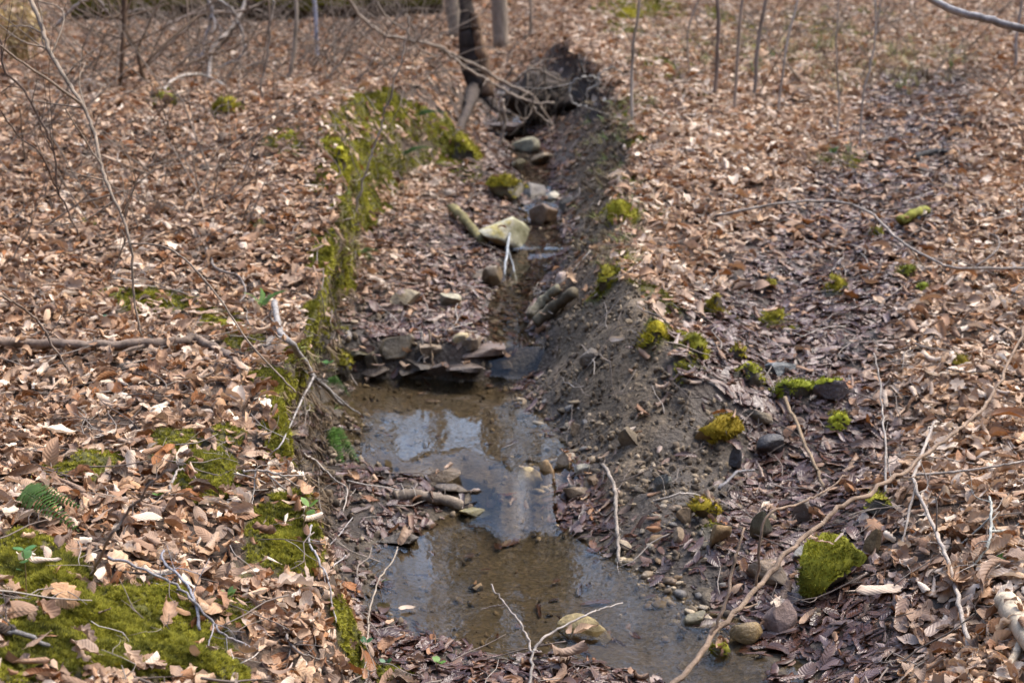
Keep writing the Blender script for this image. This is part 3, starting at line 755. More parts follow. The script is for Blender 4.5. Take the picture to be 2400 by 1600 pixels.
def m_strand():
    m, t, b, o = mat('dry_strand')
    tone_ = attr(t, 'tone', 'INSTANCER').outputs['Fac']
    c = ramp(t, tone_, [(0, (.06, .037, .02)), (.4, (.19, .13, .07)), (.65, (.38, .30, .17)), (.85, (.30, .30, .10)), (1, (.15, .22, .06))]).outputs[0]
    L(t, c, b.inputs['Base Color']); b.inputs['Roughness'].default_value = .8
    return m
M['strand'] = m_strand()
def strand_mesh(i, n=9):
    r = random.Random(800 + i); V = []; F = []
    for k in range(n):
        a = r.uniform(0, 2 * pi); b = np.array([cos(a), sin(a), 0]) * r.uniform(0, .12); lean = np.array([cos(a), sin(a), 0]) * r.uniform(.1, .6); h = r.uniform(.5, 1)
        w_ = np.array([-sin(a), cos(a), 0]) * .013; pr = None
        for s_ in range(5):
            t_ = s_ / 4; p = b + lean * t_ ** 1.6 + np.array([0, 0, h * (t_ - .45 * t_ ** 3)]); q = len(V); ww = w_ * 1.5 * (1 - t_ * .85); V += [p - ww, p + ww]
            if pr is not None: F.append((pr, pr + 1, q + 1, q))
            pr = q
    return mesh('strand', V, F, M['strand'], True)
strandcoll = proto_collection('strand_shapes', [strand_mesh(i) for i in range(6)])
GR = [(1430,300,60,40,45,.11),(1390,400,50,60,45,.10),(1440,470,60,50,45,.09),(1400,560,60,60,80,.08),(1470,600,60,40,50,.07),(1480,240,60,40,50,.10),(1560,130,90,60,70,.13),(1720,120,120,60,90,.16),(1880,110,110,70,110,.18),(2060,140,110,60,90,.16),(1960,180,100,40,70,.14),(2180,120,120,60,60,.15),
      (700,1110,60,80,60,-.10),(730,1180,30,60,40,-.08),(720,950,40,60,40,-.07),(770,700,30,60,30,-.06),(800,560,40,40,30,.06),(860,400,80,60,50,.07),(950,330,80,60,50,.08),(1060,360,50,50,30,.08),(1900,370,60,20,30,.10),(680,1240,40,40,30,-.06)]
pp, ss = [], []
for (u0, v0, ru, rv, cnt, ln) in GR:
    for q in range(int(cnt * 1)):
        h = hit(u0 + random.gauss(0, ru * .6), v0 + random.gauss(0, rv * .6))
        pp.append(h); ss.append(ln * random.uniform(.6, 1.3))
for q in range(230):
    y_ = random.uniform(3.9, 9.0); x_ = float(np.interp(y_, SY, SX[:, 2])) + random.uniform(-.03, .06)
    pp.append(np.array([x_, y_, float(z0(x_, y_)) + .005])); ss.append(-random.uniform(.05, .16) if random.random() < .7 else random.uniform(.04, .09))
pp = np.array(pp); ss = np.array(ss); n = len(pp)
nr = normals(pp[:, 0], pp[:, 1]); hang = ss < 0
nr[hang] = nr[hang] * .25 + np.array([.12, -.2, -1.1]) + rng.normal(0, .28, (int(hang.sum()), 3))
scatter('dry_grass', strandcoll, pp + nr * .004, eulers(nr, rng.uniform(0, 6.28, n), np.abs(rng.normal(0, .35, n)), rng.uniform(0, 6.28, n)), np.abs(ss)[:, None] * np.ones((1, 3)), rng.integers(0, 6, n),
        {'tone': np.where(hang, rng.uniform(0, .5, n), rng.uniform(.1, 1, n))})['label'] = 'thin dry grass and hair roots on the bank edges'

# ------------------------------------------------------------------ stones
def moss_cap(parent, V, F, thr, toward=(0, 0, 1), tint=(1, 1, 1), seed=0, blade=.011, dens=1.0, cover=None):
    V = np.asarray(V); F = np.asarray(F)
    fn = np.cross(V[F[:, 1]] - V[F[:, 0]], V[F[:, 2]] - V[F[:, 0]]); ar = np.linalg.norm(fn, axis=1) * .5; fn /= ar[:, None] * 2 + 1e-12
    fc = V[F].mean(1); ext = np.ptp(V, axis=0).max()
    tw = np.asarray(toward, float); tw /= np.linalg.norm(tw)
    score = fn @ tw + .35 * n3(fc[:, 0] / ext * 5, fc[:, 1] / ext * 5, fc[:, 2] / ext * 5, seed + 9)
    mk = score > thr
    if not mk.any(): return None
    vn = np.zeros_like(V)
    for q in range(3): np.add.at(vn, F[:, q], fn)
    vn /= np.linalg.norm(vn, axis=1, keepdims=True) + 1e-9
    lumps = .5 + .5 * n3(V[:, 0] / ext * 9, V[:, 1] / ext * 9, V[:, 2] / ext * 9, seed)
    Vs = V + vn * (blade * (.3 + .9 * lumps))[:, None]
    mb = MBd(); used = np.unique(F[mk]); re = -np.ones(len(V), int); re[used] = np.arange(len(used))
    mb.add(Vs[used], re[F[mk]])
    r = np.random.default_rng(seed + 5)
    cnt = int(min(5200, dens * ar[mk].sum() / (blade * blade) * 5.0))
    ids = r.choice(np.nonzero(mk)[0], cnt, p=ar[mk] / ar[mk].sum())
    ab = r.random((cnt, 2)); fl = ab.sum(1) > 1; ab[fl] = 1 - ab[fl]
    T3 = Vs[F[ids]]; p = T3[:, 0] + ab[:, :1] * (T3[:, 1] - T3[:, 0]) + ab[:, 1:] * (T3[:, 2] - T3[:, 0])
    d = fn[ids] * r.uniform(.5, 1.1, (cnt, 1)) + r.normal(0, .5, (cnt, 3)); s_ = np.cross(d, r.normal(size=(cnt, 3))); s_ /= np.linalg.norm(s_, axis=1, keepdims=True) + 1e-9
    Q = np.stack([p - s_ * blade * .22 - fn[ids] * blade * .3, p + s_ * blade * .22 - fn[ids] * blade * .3, p + d * blade], 1).reshape(-1, 3)
    mb.add(Q.tolist(), np.arange(cnt * 3).reshape(-1, 3).tolist())
    return kind(obj('moss', mb.mesh('moss', M['moss_rock']), parent, tint), 'stuff')
TOPS = []; STK = []
def sharp(me, a=40):
    try: me.set_sharp_from_angle(angle=radians(a))
    except Exception: pass
    return me
def stone(u_, v_, wp, hp, label, color, m='rock', seed=1, depth=.8, cuts=9, rz=0.0, tilt=(0, 0), moss_=None, name='stone', sink=.3, rough=.05, lift=0.0, cat='stone', group=None, boxy=1.0):
    """a stone whose outline is centred at (u_, v_) and wp x hp pixels large in the photograph"""
    b = hit(u_, v_ + hp * .42); kk = px2m(b)
    wd, ht = wp * kk, hp * kk * 1.0
    B4 = ICO4[0] if boxy == 1 else np.sign(ICO4[0]) * np.abs(ICO4[0]) ** boxy
    V = rock_verts(B4, seed, (wd, wd * depth, ht / (1 - sink)), cuts, .92, rough)
    o = obj(name, sharp(mesh(name, V, ICO4[1], M[m], True)), None, color)
    o.location = (b[0], b[1] + wd * depth * .18, b[2] + ht / (1 - sink) * (.5 - sink) + lift)
    o.rotation_euler = (tilt[0], tilt[1], rz)
    if moss_: 
        mm = dict(thr=.3, toward=(0, -.2, 1), tint=(1, 1, 1)); mm.update(moss_)
        moss_cap(o, V, ICO4[1], seed=seed, **mm)
    TOPS.append((o.location[0], o.location[1], o.location[2], wd * .5, wd * depth * .5, ht / (1 - sink) * .5))
    return tag(o, label, cat, group)
TAN, BRN, GRY, DRK, PUR, OLV = (.40, .32, .21), (.20, .14, .085), (.17, .165, .16), (.05, .048, .05), (.22, .165, .15), (.20, .18, .10)
stone(1150, 540, 135, 80, 'pale lichen-covered boulder tilted beside the upper pool', TAN, 'lichen', 21, .75, 12, .35, (.25, .32), name='boulder', sink=.22, cat='boulder')
stone(1342, 1452, 132, 62, 'yellowish block stone standing in the front pool', (.36, .29, .15), 'rock', 22, .65, 14, -.15, (.06, .04), sink=.25)
stone(1095, 1351, 40, 17, 'small dark stone poking out of the front pool', DRK, 'wet_rock', 23, .6, 6, .2, sink=.3)
stone(1213, 1093, 72, 72, 'pale upright stone at the riffle below the soil bank', (.40, .33, .20), 'rock', 24, .6, 12, .3, (0, .3), sink=.25)
stone(1262, 1085, 42, 60, 'narrow brown stone leaning right of the pale upright stone', (.27, .19, .11), 'rock', 25, .7, 9, .4, (0, -.35), sink=.25)
stone(1302, 1062, 46, 34, 'tan rounded stone at the top of the riffle heap', (.42, .34, .25), 'rock', 26, .8, 8, .1, sink=.25)
stone(1340, 1078, 40, 34, 'light grey round pebble stone right of the riffle heap', (.36, .34, .28), 'rock', 27, .8, 6, .1, sink=.25)
stone(1362, 1108, 44, 36, 'dull brown stone below the light grey round stone', BRN, 'wet_rock', 28, .8, 8, .6, sink=.25)
stone(1325, 1130, 70, 40, 'wet brown flat stone at the upper right edge of front pool', (.19, .14, .09), 'wet_rock', 29, .8, 8, .6, sink=.35)
stone(1620, 1178, 60, 52, 'moss-topped small boulder at the foot of the soil tongue', (.17, .14, .08), 'rock', 30, .8, 9, .2, moss_=dict(thr=.25, tint=(1.0, .82, .6)), name='mossy_stone', sink=.2)
stone(1650, 1228, 74, 74, 'brown wedge stone leaning below the moss-topped small boulder', (.24, .17, .09), 'rock', 31, .6, 10, .5, (.2, -.5), sink=.2)
stone(1575, 1190, 44, 36, 'round tan brown stone left of the moss-topped small boulder', (.25, .18, .11), 'rock', 32, .8, 6, sink=.25)
stone(1560, 1230, 42, 30, 'dull tan flat stone in gravel below the round tan stone', (.22, .17, .12), 'rock', 33, .8, 7, .6, sink=.25)
stone(1750, 1205, 70, 90, 'grey green flat slab leaning among wet leaves', (.10, .105, .075), 'wet_rock', 34, .35, 9, .3, (.5, -.5), sink=.2)
stone(1915, 1300, 168, 128, 'big mossy rock with bright green moss and a bare dark corner', (.12, .11, .10), 'wet_rock', 335, .8, 7, .5, (0, .05), moss_=dict(thr=.28, toward=(-.75, -.3, .6), tint=(.85, .88, .7), blade=.010), name='mossy_rock', sink=.25, rough=.12, cat='rock')
stone(1790, 1423, 84, 76, 'smooth purplish grey stone at the edge of the front pool', PUR, 'rock', 36, .75, 8, .3, (0, .1), sink=.22)
stone(1716, 1455, 80, 52, 'wet yellowish brown stone left of the purplish grey stone', (.30, .21, .09), 'wet_rock', 37, .75, 7, -.2, sink=.28)
stone(1662, 1504, 62, 36, 'half sunk mossy olive stone at the waterline', OLV, 'wet_rock', 38, .8, 6, moss_=dict(thr=.55, tint=(.8, .8, .7)), name='mossy_stone', sink=.4)
stone(1590, 1425, 64, 42, 'dark olive stone half under water beside the gravel', (.14, .12, .065), 'wet_rock', 39, .7, 9, .4, sink=.35)
stone(1770, 1322, 110, 58, 'wet brown slab under the long bare branch', (.17, .12, .075), 'wet_rock', 40, .7, 10, -.3, sink=.3)
stone(1855, 1270, 76, 32, 'grey wet slab just left of the big mossy rock', (.16, .15, .13), 'wet_rock', 41, .6, 9, .3, sink=.35)
stone(2003, 1245, 40, 78, 'upright brown stone behind the big mossy rock', (.20, .15, .085), 'rock', 42, .6, 8, .2, (.1, .1), sink=.2)
stone(2010, 1170, 76, 46, 'dark mossy-edged stone sunk in leaves above the big mossy rock', (.06, .06, .05), 'wet_rock', 43, .8, 9, moss_=dict(thr=.75), name='mossy_stone', sink=.35)
stone(1650, 985, 112, 66, 'ochre mossy log end lying on top of the soil tongue', (.24, .17, .08), 'rock', 44, .6, 6, .15, (0, .12), moss_=dict(thr=.35, toward=(.3, -.5, .6), tint=(1.0, .78, .55)), name='mossy_log_end', sink=.2, cat='log')
stone(1742, 966, 70, 34, 'thin grey brown slab right of the ochre mossy log end', (.19, .16, .12), 'rock', 45, .5, 9, -.5, (0, .3), sink=.3)
for (u_, v_, a, b_, lab, ti, nm) in (
    (1768, 728, 72, 58, 'bright green moss cushion with a pale leaf stuck on its front', (1.1, 1.05, .8), 'mossy_stone'),
    (1914, 662, 52, 42, 'round mossy stone right of centre on the leafy bank', (1.1, 1.0, .8), 'mossy_stone'),
    (2082, 628, 46, 30, 'small dark green mossy stone under the thin arching twig', (.85, .95, .8), 'mossy_stone'),
    (2116, 668, 34, 26, 'smallest mossy stone just below the dark green one', (.8, 1.0, .8), 'mossy_stone'),
    (1722, 862, 62, 42, 'dark wet stone with a bright moss cap above the side channel', (1.05, 1.1, .8), 'mossy_stone'),
    (1650, 708, 46, 52, 'ochre moss hump on the right lip of the gully', (1.0, .85, .6), 'moss_hump'),
    (1766, 658, 28, 20, 'tiny moss tuft stone left of the round mossy stone', (1.0, .9, .7), 'mossy_stone'),
    (1690, 812, 42, 30, 'small ochre mossy stone above the moss-capped wet stone', (1.0, .88, .6), 'mossy_stone'),
    (1932, 975, 54, 28, 'low moss patch stone in the side channel', (1.0, 1.1, .8), 'mossy_stone'),
    (2215, 838, 64, 28, 'flat ochre mossy stone among pale leaves at far right', (1.0, .8, .6), 'mossy_stone'),
    (2012, 535, 40, 18, 'low dark stone among leaves left of the short mossy log', (.6, .6, .5), 'mossy_stone'),
    (1500, 770, 74, 40, 'yellow green moss cushion overhanging the bare soil bank', (1.25, 1.1, .6), 'moss_cushion'),
    (1395, 640, 62, 42, 'olive moss cushion on the lip above the split logs', (.95, .9, .7), 'moss_cushion'),
    (1590, 800, 66, 44, 'moss cushion right of the overhanging yellow one', (1.05, 1.05, .7), 'moss_cushion'),
    (1430, 488, 84, 46, 'broad moss cushion on the right lip beside the pale boulder pool', (.95, .95, .7), 'moss_cushion'),
    (775, 375, 60, 64, 'bright moss hummock on the left bank below the fern', (1.1, 1.1, .8), 'moss_cushion'),
    (1065, 345, 84, 64, 'olive moss hummock at the left toe of the gully head', (1.0, .95, .7), 'moss_cushion'),
    (520, 253, 66, 40, 'moss hummock on the left slope near the forked stems', (1.0, .9, .6), 'moss_cushion'),
    (658, 322, 66, 44, 'moss hummock at the upper left corner of the bank edge', (.95, .95, .7), 'moss_cushion'),
    (1435, 40, 90, 36, 'bright moss mound at the top left of the thin pale sapling', (1.2, 1.1, .7), 'moss_cushion'),
    (780, 812, 54, 50, 'round moss knob at the foot of the left bank by the flat ledge stones', (.8, .75, .5), 'moss_cushion'),
    (385, 228, 42, 26, 'small moss knob under the arched grey twig', (1.0, 1.0, .7), 'moss_cushion')):
    stone(u_, v_, a, b_, lab, (.10, .085, .06), 'wet_rock', 60 + int(u_ + v_) % 97, .9, 7, random.uniform(-.8, .8), (random.uniform(-.2, .2), random.uniform(-.25, .25)), moss_=dict(thr=.22 if 'cap' not in lab or 'cushion' in lab else .6, toward=(0, -.2, 1), tint=ti, blade=.012 if v_ > 450 else .02), name=nm, sink=.5, rough=.2, cat='moss' if nm != 'mossy_stone' else 'stone')
stone(1830, 900, 110, 36, 'long low mossy slab across the side channel', (.07, .065, .05), 'wet_rock', 46, .5, 7, .1, moss_=dict(thr=.35, tint=(.9, 1.05, .8)), name='mossy_flat_stone', sink=.3)
stone(1920, 900, 110, 46, 'dark wet slab with a strip of bright moss on its top edge', (.10, .085, .095), 'wet_rock', 47, .5, 10, -.05, moss_=dict(thr=.8, tint=(1.0, 1.15, .8)), name='mossy_flat_stone', sink=.25)
stone(1790, 845, 84, 34, 'blue grey wet slab above the moss-capped wet stone', (.16, .18, .19), 'wet_rock', 48, .6, 10, .3, sink=.3)
stone(1780, 1025, 90, 50, 'dark flat stone lying in the side channel below the low moss patch', DRK, 'wet_rock', 49, .6, 9, .3, sink=.3)
stone(1690, 1060, 36, 60, 'narrow blue black stone standing at the right edge of the soil tongue', (.06, .065, .075), 'wet_rock', 50, .5, 9, .2, (.1, .2), sink=.2)
stone(1840, 1180, 50, 60, 'brown round stone in the wet leaves right of the grey green slab', (.12, .09, .07), 'wet_rock', 51, .7, 8, .2, sink=.25)
# ledge and upper stream stones
stone(905, 822, 130, 44, 'long flat ledge stone on the left above the second pool', (.17, .14, .095), 'wet_rock', 121, .9, 14, .25, (0, -.12), sink=.2, lift=.02, boxy=.5)
stone(1088, 835, 150, 34, 'lower layered ledge stone damming the second pool', (.14, .10, .08), 'wet_rock', 122, .8, 14, -.05, sink=.15, boxy=.4)
stone(1080, 808, 96, 30, 'upper layered ledge stone on top of the lower one', (.24, .19, .14), 'wet_rock', 123, .7, 14, .1, sink=.15, lift=.02, boxy=.4)
stone(1010, 860, 90, 26, 'dark thin slab at the waterline under the layered ledge', (.09, .07, .06), 'wet_rock', 124, .7, 12, .1, sink=.3)
stone(850, 845, 60, 40, 'dark stone wedged between left bank and flat ledge stone', (.09, .075, .05), 'wet_rock', 125, .8, 10, .5, sink=.25)
stone(1150, 812, 66, 34, 'dark wet lump at the right end of the ledge', (.07, .06, .055), 'wet_rock', 126, .8, 9, .1, sink=.25)
for k_, (a_, b_, c_, d_, lab_) in enumerate(((870,852,90,26,'thin brown slab under the long flat ledge stone'),(960,838,110,26,'broad dark slab in the middle of the ledge'),(935,858,80,22,'lowest wet slab at the left foot of the ledge'),(1150,838,70,24,'dark wet slab at the right foot of the ledge'),(1000,812,80,22,'tan flat slab on top of the ledge middle'),(1060,858,110,18,'wet flat slab at the waterline below the layered ledge'),(820,828,60,34,'mossy dark slab where the ledge meets the left bank'))):
    stone(a_, b_, c_, d_, lab_, [(.13,.10,.075),(.085,.068,.052),(.07,.055,.042),(.10,.08,.065),(.24,.185,.13),(.11,.085,.07),(.09,.08,.045)][k_], 'wet_rock', 160 + k_, .9, 13, random.uniform(-.3, .3), (random.uniform(-.08, .08), random.uniform(-.12, .12)), sink=.2, boxy=.45, name='ledge_stone')
stone(928, 690, 76, 40, 'pale flat stone among leaves left of its grey twin', (.36, .31, .22), 'rock', 127, .8, 10, .2, (.25, 0), sink=.25)
stone(1036, 690, 52, 36, 'pale grey tilted stone in the middle of the leafy stream floor', (.38, .36, .28), 'rock', 128, .6, 12, .1, (.4, 0), sink=.2)
stone(1070, 785, 62, 28, 'pale yellow flat stone above the layered ledge', (.42, .35, .22), 'rock', 129, .8, 8, -.2, sink=.25)
stone(1130, 640, 60, 56, 'brown slab leaning over the narrow stream', (.20, .15, .09), 'wet_rock', 130, .5, 10, .5, (.2, .5), sink=.2)
stone(1115, 632, 90, 24, 'flat dark slab bridging leaves below the pale boulder', (.17, .14, .11), 'rock', 131, .8, 12, .05, sink=.2)
stone(1290, 645, 30, 34, 'small pinkish white stone at the right waterline', (.55, .45, .40), 'rock', 132, .8, 6, sink=.2)
stone(1245, 490, 70, 62, 'brown block stone behind the pale boulder', (.17, .11, .065), 'wet_rock', 133, .8, 12, .3, sink=.2)
stone(1158, 437, 100, 50, 'mossy olive slab in the upper stream', (.12, .10, .05), 'wet_rock', 134, .6, 12, -.2, (0, -.15), moss_=dict(thr=.5, tint=(.9, .8, .5), blade=.018), name='mossy_flat_stone', sink=.2)
stone(1268, 452, 44, 24, 'whitish small flat stone in the upper stream', (.55, .52, .44), 'rock', 135, .8, 9, .2, sink=.25)
stone(1225, 440, 60, 34, 'grey stone between mossy slab and whitish small stone', (.19, .17, .15), 'wet_rock', 136, .8, 9, .5, sink=.25)
stone(1205, 336, 72, 34, 'grey rounded stone at the gully head', (.24, .23, .17), 'rock', 137, .8, 8, .1, sink=.25)
stone(1240, 368, 62, 36, 'brown rounded stone below the grey stone of the gully head', (.20, .15, .085), 'wet_rock', 138, .8, 8, -.1, sink=.25)
stone(1185, 378, 50, 26, 'olive flat stone left of the brown rounded stone', (.16, .14, .075), 'wet_rock', 139, .8, 8, .3, sink=.25)
stone(1170, 312, 110, 26, 'dark overhanging slab shading the gully head', (.12, .09, .075), 'wet_rock', 140, .7, 12, .05, sink=.1, lift=.06)
stone(1300, 470, 46, 30, 'dark stone on the right edge of the upper stream', (.10, .09, .07), 'wet_rock', 141, .8, 8, .4, sink=.25)
stone(1360, 815, 62, 38, 'dark flat stone at the foot of the soil bank', (.12, .10, .08), 'wet_rock', 142, .8, 10, .3, sink=.25)
stone(1320, 985, 44, 36, 'brown knob stone on the right edge of the second pool', (.17, .13, .09), 'wet_rock', 143, .8, 7, sink=.25)
stone(1450, 1010, 60, 40, 'grey brown clod stone half buried in bare soil', (.17, .14, .10), 'rock', 144, .8, 8, sink=.35)
stone(1520, 1110, 50, 40, 'bluish grey stone in the lower soil slope', (.17, .18, .17), 'rock', 145, .8, 8, sink=.3)
stone(1085, 1190, 96, 22, 'thin mossy slab floating edge at the back of front pool', (.16, .14, .06), 'wet_rock', 146, .5, 12, -.05, sink=.2, lift=.01)
stone(1005, 1095, 110, 26, 'wet brown slab across the riffle', (.15, .105, .06), 'wet_rock', 147, .7, 12, .05, sink=.25)
stone(1040, 1125, 90, 24, 'dark thin slab below the wet brown riffle slab', (.10, .075, .05), 'wet_rock', 148, .6, 12, -.1, sink=.2)
stone(920, 1245, 120, 34, 'dark slab at the left edge of the front pool', (.085, .07, .055), 'wet_rock', 149, .6, 12, .0, sink=.3)

# gravel: pebbles as pieces of the stream bed
PEB = [mesh('pebble', rock_verts(ICO1[0], 900 + i, (1, random.uniform(.7, .95), random.uniform(.45, .7)), 6, .95, .10), ICO1[1], M['rock' if i % 2 else 'wet_rock'], True) for i in range(10)]
GP = [[hit(a, b)[:2] for a, b in P_] for P_ in (
    ((1380,1060),(1480,1080),(1620,1210),(1700,1290),(1640,1400),(1520,1400),(1430,1310),(1400,1200),(1330,1130)),
    ((1240,880),(1330,900),(1400,1040),(1300,1060),(1230,980)),
    ((820,930),(930,930),(900,1010),(830,1010)), ((1440,1300),(1650,1340),(1600,1480),(1480,1400)), ((1150,1030),(1400,1050),(1400,1130),(1200,1130)))]
cnt = 0
for poly, num in zip(GP, (120, 60, 25, 50, 45)):
    A = np.array(poly); lo, hi = A.min(0), A.max(0); got = 0
    while got < num:
        q = rng.uniform(lo, hi)
        if poly_mask(np.array([q[0]]), np.array([q[1]]), poly, .02)[0] < .5: continue
        s_ = .014 + .055 * rng.random() ** 3.2
        o = obj('pebble', PEB[int(rng.integers(0, 10))], ground, random.choice([BRN, (.27, .21, .14), (.16, .15, .14), (.30, .25, .18), (.12, .10, .075), (.22, .17, .10), (.36, .30, .22)]), (q[0], q[1], float(zg(q[0:1], q[1:2])[0]) + s_ * .02))
        o.scale = (s_ * random.uniform(.8, 1.3), s_, s_ * random.uniform(.6, 1.1)); o.rotation_euler = (random.uniform(-.4, .4), random.uniform(-.4, .4), random.uniform(0, 6.28)); got += 1

# ------------------------------------------------------------------ branches, twigs, saplings, logs
def pt(p):
    u_, v_, q = (p + (0.0,))[:3] if len(p) == 2 else p
    if q >= 1: return at_y(u_, v_, q)
    h = hit(u_, v_); h[2] += q; return h
BSEED = [0]
def stick(name, label, cat, path, w0, w1, color, sides_=(), twigs=0, twl=.16, group=None, sides=8, wig=.004, lift=.012, rough=.14, per=7):
    """a branch along picture points lying on the ground (third value: lift) or at a given distance (third value >= 1)"""
    BSEED[0] += 1; sd_ = BSEED[0]; rr = random.Random(sd_)
    P = [pt(p if len(p) == 3 else (p[0], p[1], lift)) for p in path]
    k0, k1 = px2m(P[0]), px2m(P[-1])
    V, F, C = tube(P, w0 * .5 * k0, w1 * .5 * k1, sides, rough, wig, sd_, per)
    mb = MBd(); mb.add(V, F)
    for q in range(twigs):
        i = rr.randint(max(1, len(C) // 6), len(C) - 2); t_ = C[i + 1] - C[i - 1]; t_ /= np.linalg.norm(t_) + 1e-9
        d = t_ * rr.uniform(.3, .9) + np.array([rr.gauss(0, .6), rr.gauss(0, .35), rr.gauss(.25, .5)]); d /= np.linalg.norm(d)
        ln = twl * rr.uniform(.5, 1.4); e = np.array([rr.gauss(0, .12), rr.gauss(0, .1), rr.gauss(0, .15)]) * ln
        r_ = max(.0009, (w0 + (w1 - w0) * i / len(C)) * .5 * k1 * .45)
        V, F, c2 = tube([C[i], C[i] + d * ln * .5 + e, C[i] + d * ln], r_, r_ * .45, 4, 0, 0, q, 4); mb.add(V, F)
        if ln > twl * .8:
            b = c2[len(c2) // 2]; V, F, _ = tube([b, b + (d + np.array([rr.gauss(0, .6), 0, rr.gauss(0, .6)])) * ln * .35], r_ * .6, r_ * .3, 3, 0, 0, q, 3); mb.add(V, F)
    if (w0 > 12 or name.endswith('log')) and all(len(p) == 2 or p[2] < 1 for p in path):
        for q in range(len(C)): STK.append((C[q][0], C[q][1], C[q][2], max(w0, w1) * .5 * k0))
    o = obj(name, mb.mesh(name, M['bark']), None, color)
    for (pp_, a, b_) in sides_:
        Q = [pt(p if len(p) == 3 else (p[0], p[1], lift)) for p in pp_]
        j = int(np.argmin(np.linalg.norm(C - Q[0], axis=1)))
        if np.linalg.norm(C[j] - Q[0]) < .25: Q[0] = C[j]
        V, F, _ = tube(Q, a * .5 * px2m(Q[0]), b_ * .5 * px2m(Q[-1]), 6, rough, wig * .6, sd_ + 3, per)
        obj('side_branch', mesh('side_branch', V, F, M['bark']), o, color)
    return tag(o, label, cat, group)
C_GREY, C_TAN, C_BRN, C_PALE, C_DARK = (.22, .19, .165), (.28, .205, .13), (.14, .095, .06), (.36, .32, .275), (.05, .04, .032)
stick('fallen_branch', 'thick grey brown branch lying across the left slope', 'branch', [(-60,812,.05),(60,822,.045),(200,826,.045),(330,824,.05),(420,820,.055),(450,818,.06),(500,832,.045),(552,846,.02)], 24, 20, (.22, .165, .125), [([(330,832),(200,846),(110,838)], 9, 5)], sides=12, wig=.006, rough=.2)
stick('fallen_branch', 'crooked grey branch running down the left bank edge', 'branch', [(632,738,.07),(638,775,.08),(648,830,.10),(672,872,.12),(705,918,.13),(722,950,.13),(745,972,.13),(790,988,.10)], 15, 9, (.30, .28, .26), [([(722,950,.13),(690,1000,.1),(650,1060,.06),(620,1080,.04)], 6, 3), ([(745,972,.13),(800,990,.1),(830,1000,.08)], 5, 3)], 5, .1)
stick('fallen_branch', 'long bare branch rising from the bottom centre to the right edge', 'branch', [(1530,1600,2.85),(1600,1508,2.95),(1690,1408,3.1),(1770,1312,3.25),(1850,1232,3.4),(1940,1160,3.55),(2030,1112,3.7),(2120,1050,3.9),(2200,985,4.1),(2262,930,4.3),(2300,870,4.5),(2352,755,4.8),(2380,700,4.9)], 14, 6, (.25, .18, .125),
      [([(1640,1468,3.0),(1672,1370,3.05),(1685,1290,3.1),(1712,1212,3.15)], 9, 6), ([(1708,1214,3.15),(1760,1190,3.2),(1850,1150,3.3),(1900,1125,3.35),(1938,1094,3.4)], 7, 4)], 3, .1, sides=10, rough=.28, wig=.008)
stick('fallen_branch', 'bleached white branch curving down the right foreground', 'branch', [(2228,1536,.03),(2205,1460,.05),(2190,1400,.06),(2165,1330,.07),(2130,1250,.08),(2098,1190,.10),(2095,1160,.10),(2118,1100,.10),(2140,1030,.08),(2152,1005,.05)], 12, 6, (.38, .33, .28),
      [([(2112,1168,.10),(2200,1140,.08),(2300,1128,.08),(2370,1115,.08)], 7, 5), ([(2095,1190,.1),(2078,1250,.06),(2070,1275,.03)], 7, 4)], 2, .1)
stick('fallen_twig', 'lichen-flecked grey twig right of the bleached white branch', 'twig', [(2222,1338,.03),(2262,1300,.05),(2270,1270,.07),(2272,1220,.07),(2268,1180,.05)], 9, 5, (.36, .37, .33), [([(2272,1275),(2320,1225),(2370,1190)], 8, 5), ([(2270,1240),(2200,1265),(2150,1270)], 5, 3), ([(2272,1262),(2310,1265),(2380,1268)], 5, 3)], 3, .1)
stick('fallen_log', 'pale barkless log end at the lower right edge', 'log', [(2308,1425,.05),(2335,1475,.05),(2400,1560,.05)], 52, 62, (.52, .43, .31), [([(2345,1500,.02),(2320,1540,.02),(2290,1590,.02)], 22, 18)], sides=14, rough=.1)
stick('forked_twig', 'white forked twig rising in front of the pool', 'twig', [(1213,1610,2.85),(1216,1560,2.9),(1222,1500,2.95),(1208,1455,2.98),(1180,1415,3.0),(1150,1375,3.03),(1128,1340,3.06)], 8, 4, (.36, .32, .28),
      [([(1222,1500,2.95),(1245,1468,2.97),(1290,1440,3.0),(1345,1413,3.05),(1380,1398,3.1),(1430,1384,3.15)], 7, 3), ([(1160,1388,3.02),(1130,1393,3.05),(1105,1398,3.1)], 4, 2)])
stick('fallen_stick', 'peeling white and brown stick standing on gravel at right of pool', 'stick', [(1384,1088,.03),(1400,1125,.05),(1412,1165,.05),(1414,1210,.05),(1418,1260,.03),(1421,1302,.01)], 9, 8, (.27, .23, .19), [([(1414,1205),(1390,1195),(1370,1180)], 5, 3)], rough=.3)
stick('fallen_stick', 'grey twig lying over wet leaves above the side channel mouth', 'stick', [(1650,1145,.03),(1690,1120,.05),(1730,1105,.04)], 8, 5, (.20, .19, .19))
stick('fallen_stick', 'thin tan stick slanting among wet purple leaves', 'stick', [(1800,955,.06),(1835,1030,.06),(1870,1100,.05),(1890,1135,.02)], 9, 7, (.26, .19, .12))
stick('fallen_twig', 'pale twig on soil pointing left at the foot of the soil tongue', 'twig', [(1610,1162,.03),(1560,1164,.04),(1500,1172,.03)], 6, 4, C_PALE, [], 2, .08)
stick('fallen_log', 'flat weathered log at the back of the front pool', 'log', [(905,1155,.02),(950,1160,.03),(1010,1166,.03),(1062,1172,.015)], 26, 24, (.21, .17, .13), [], sides=10, rough=.3)
stick('split_log', 'upper split log with mossy top jammed at the right waterline', 'log', [(1215,745,.03),(1250,715,.05),(1282,690,.05)], 26, 24, (.20, .18, .12), sides=9, rough=.3)
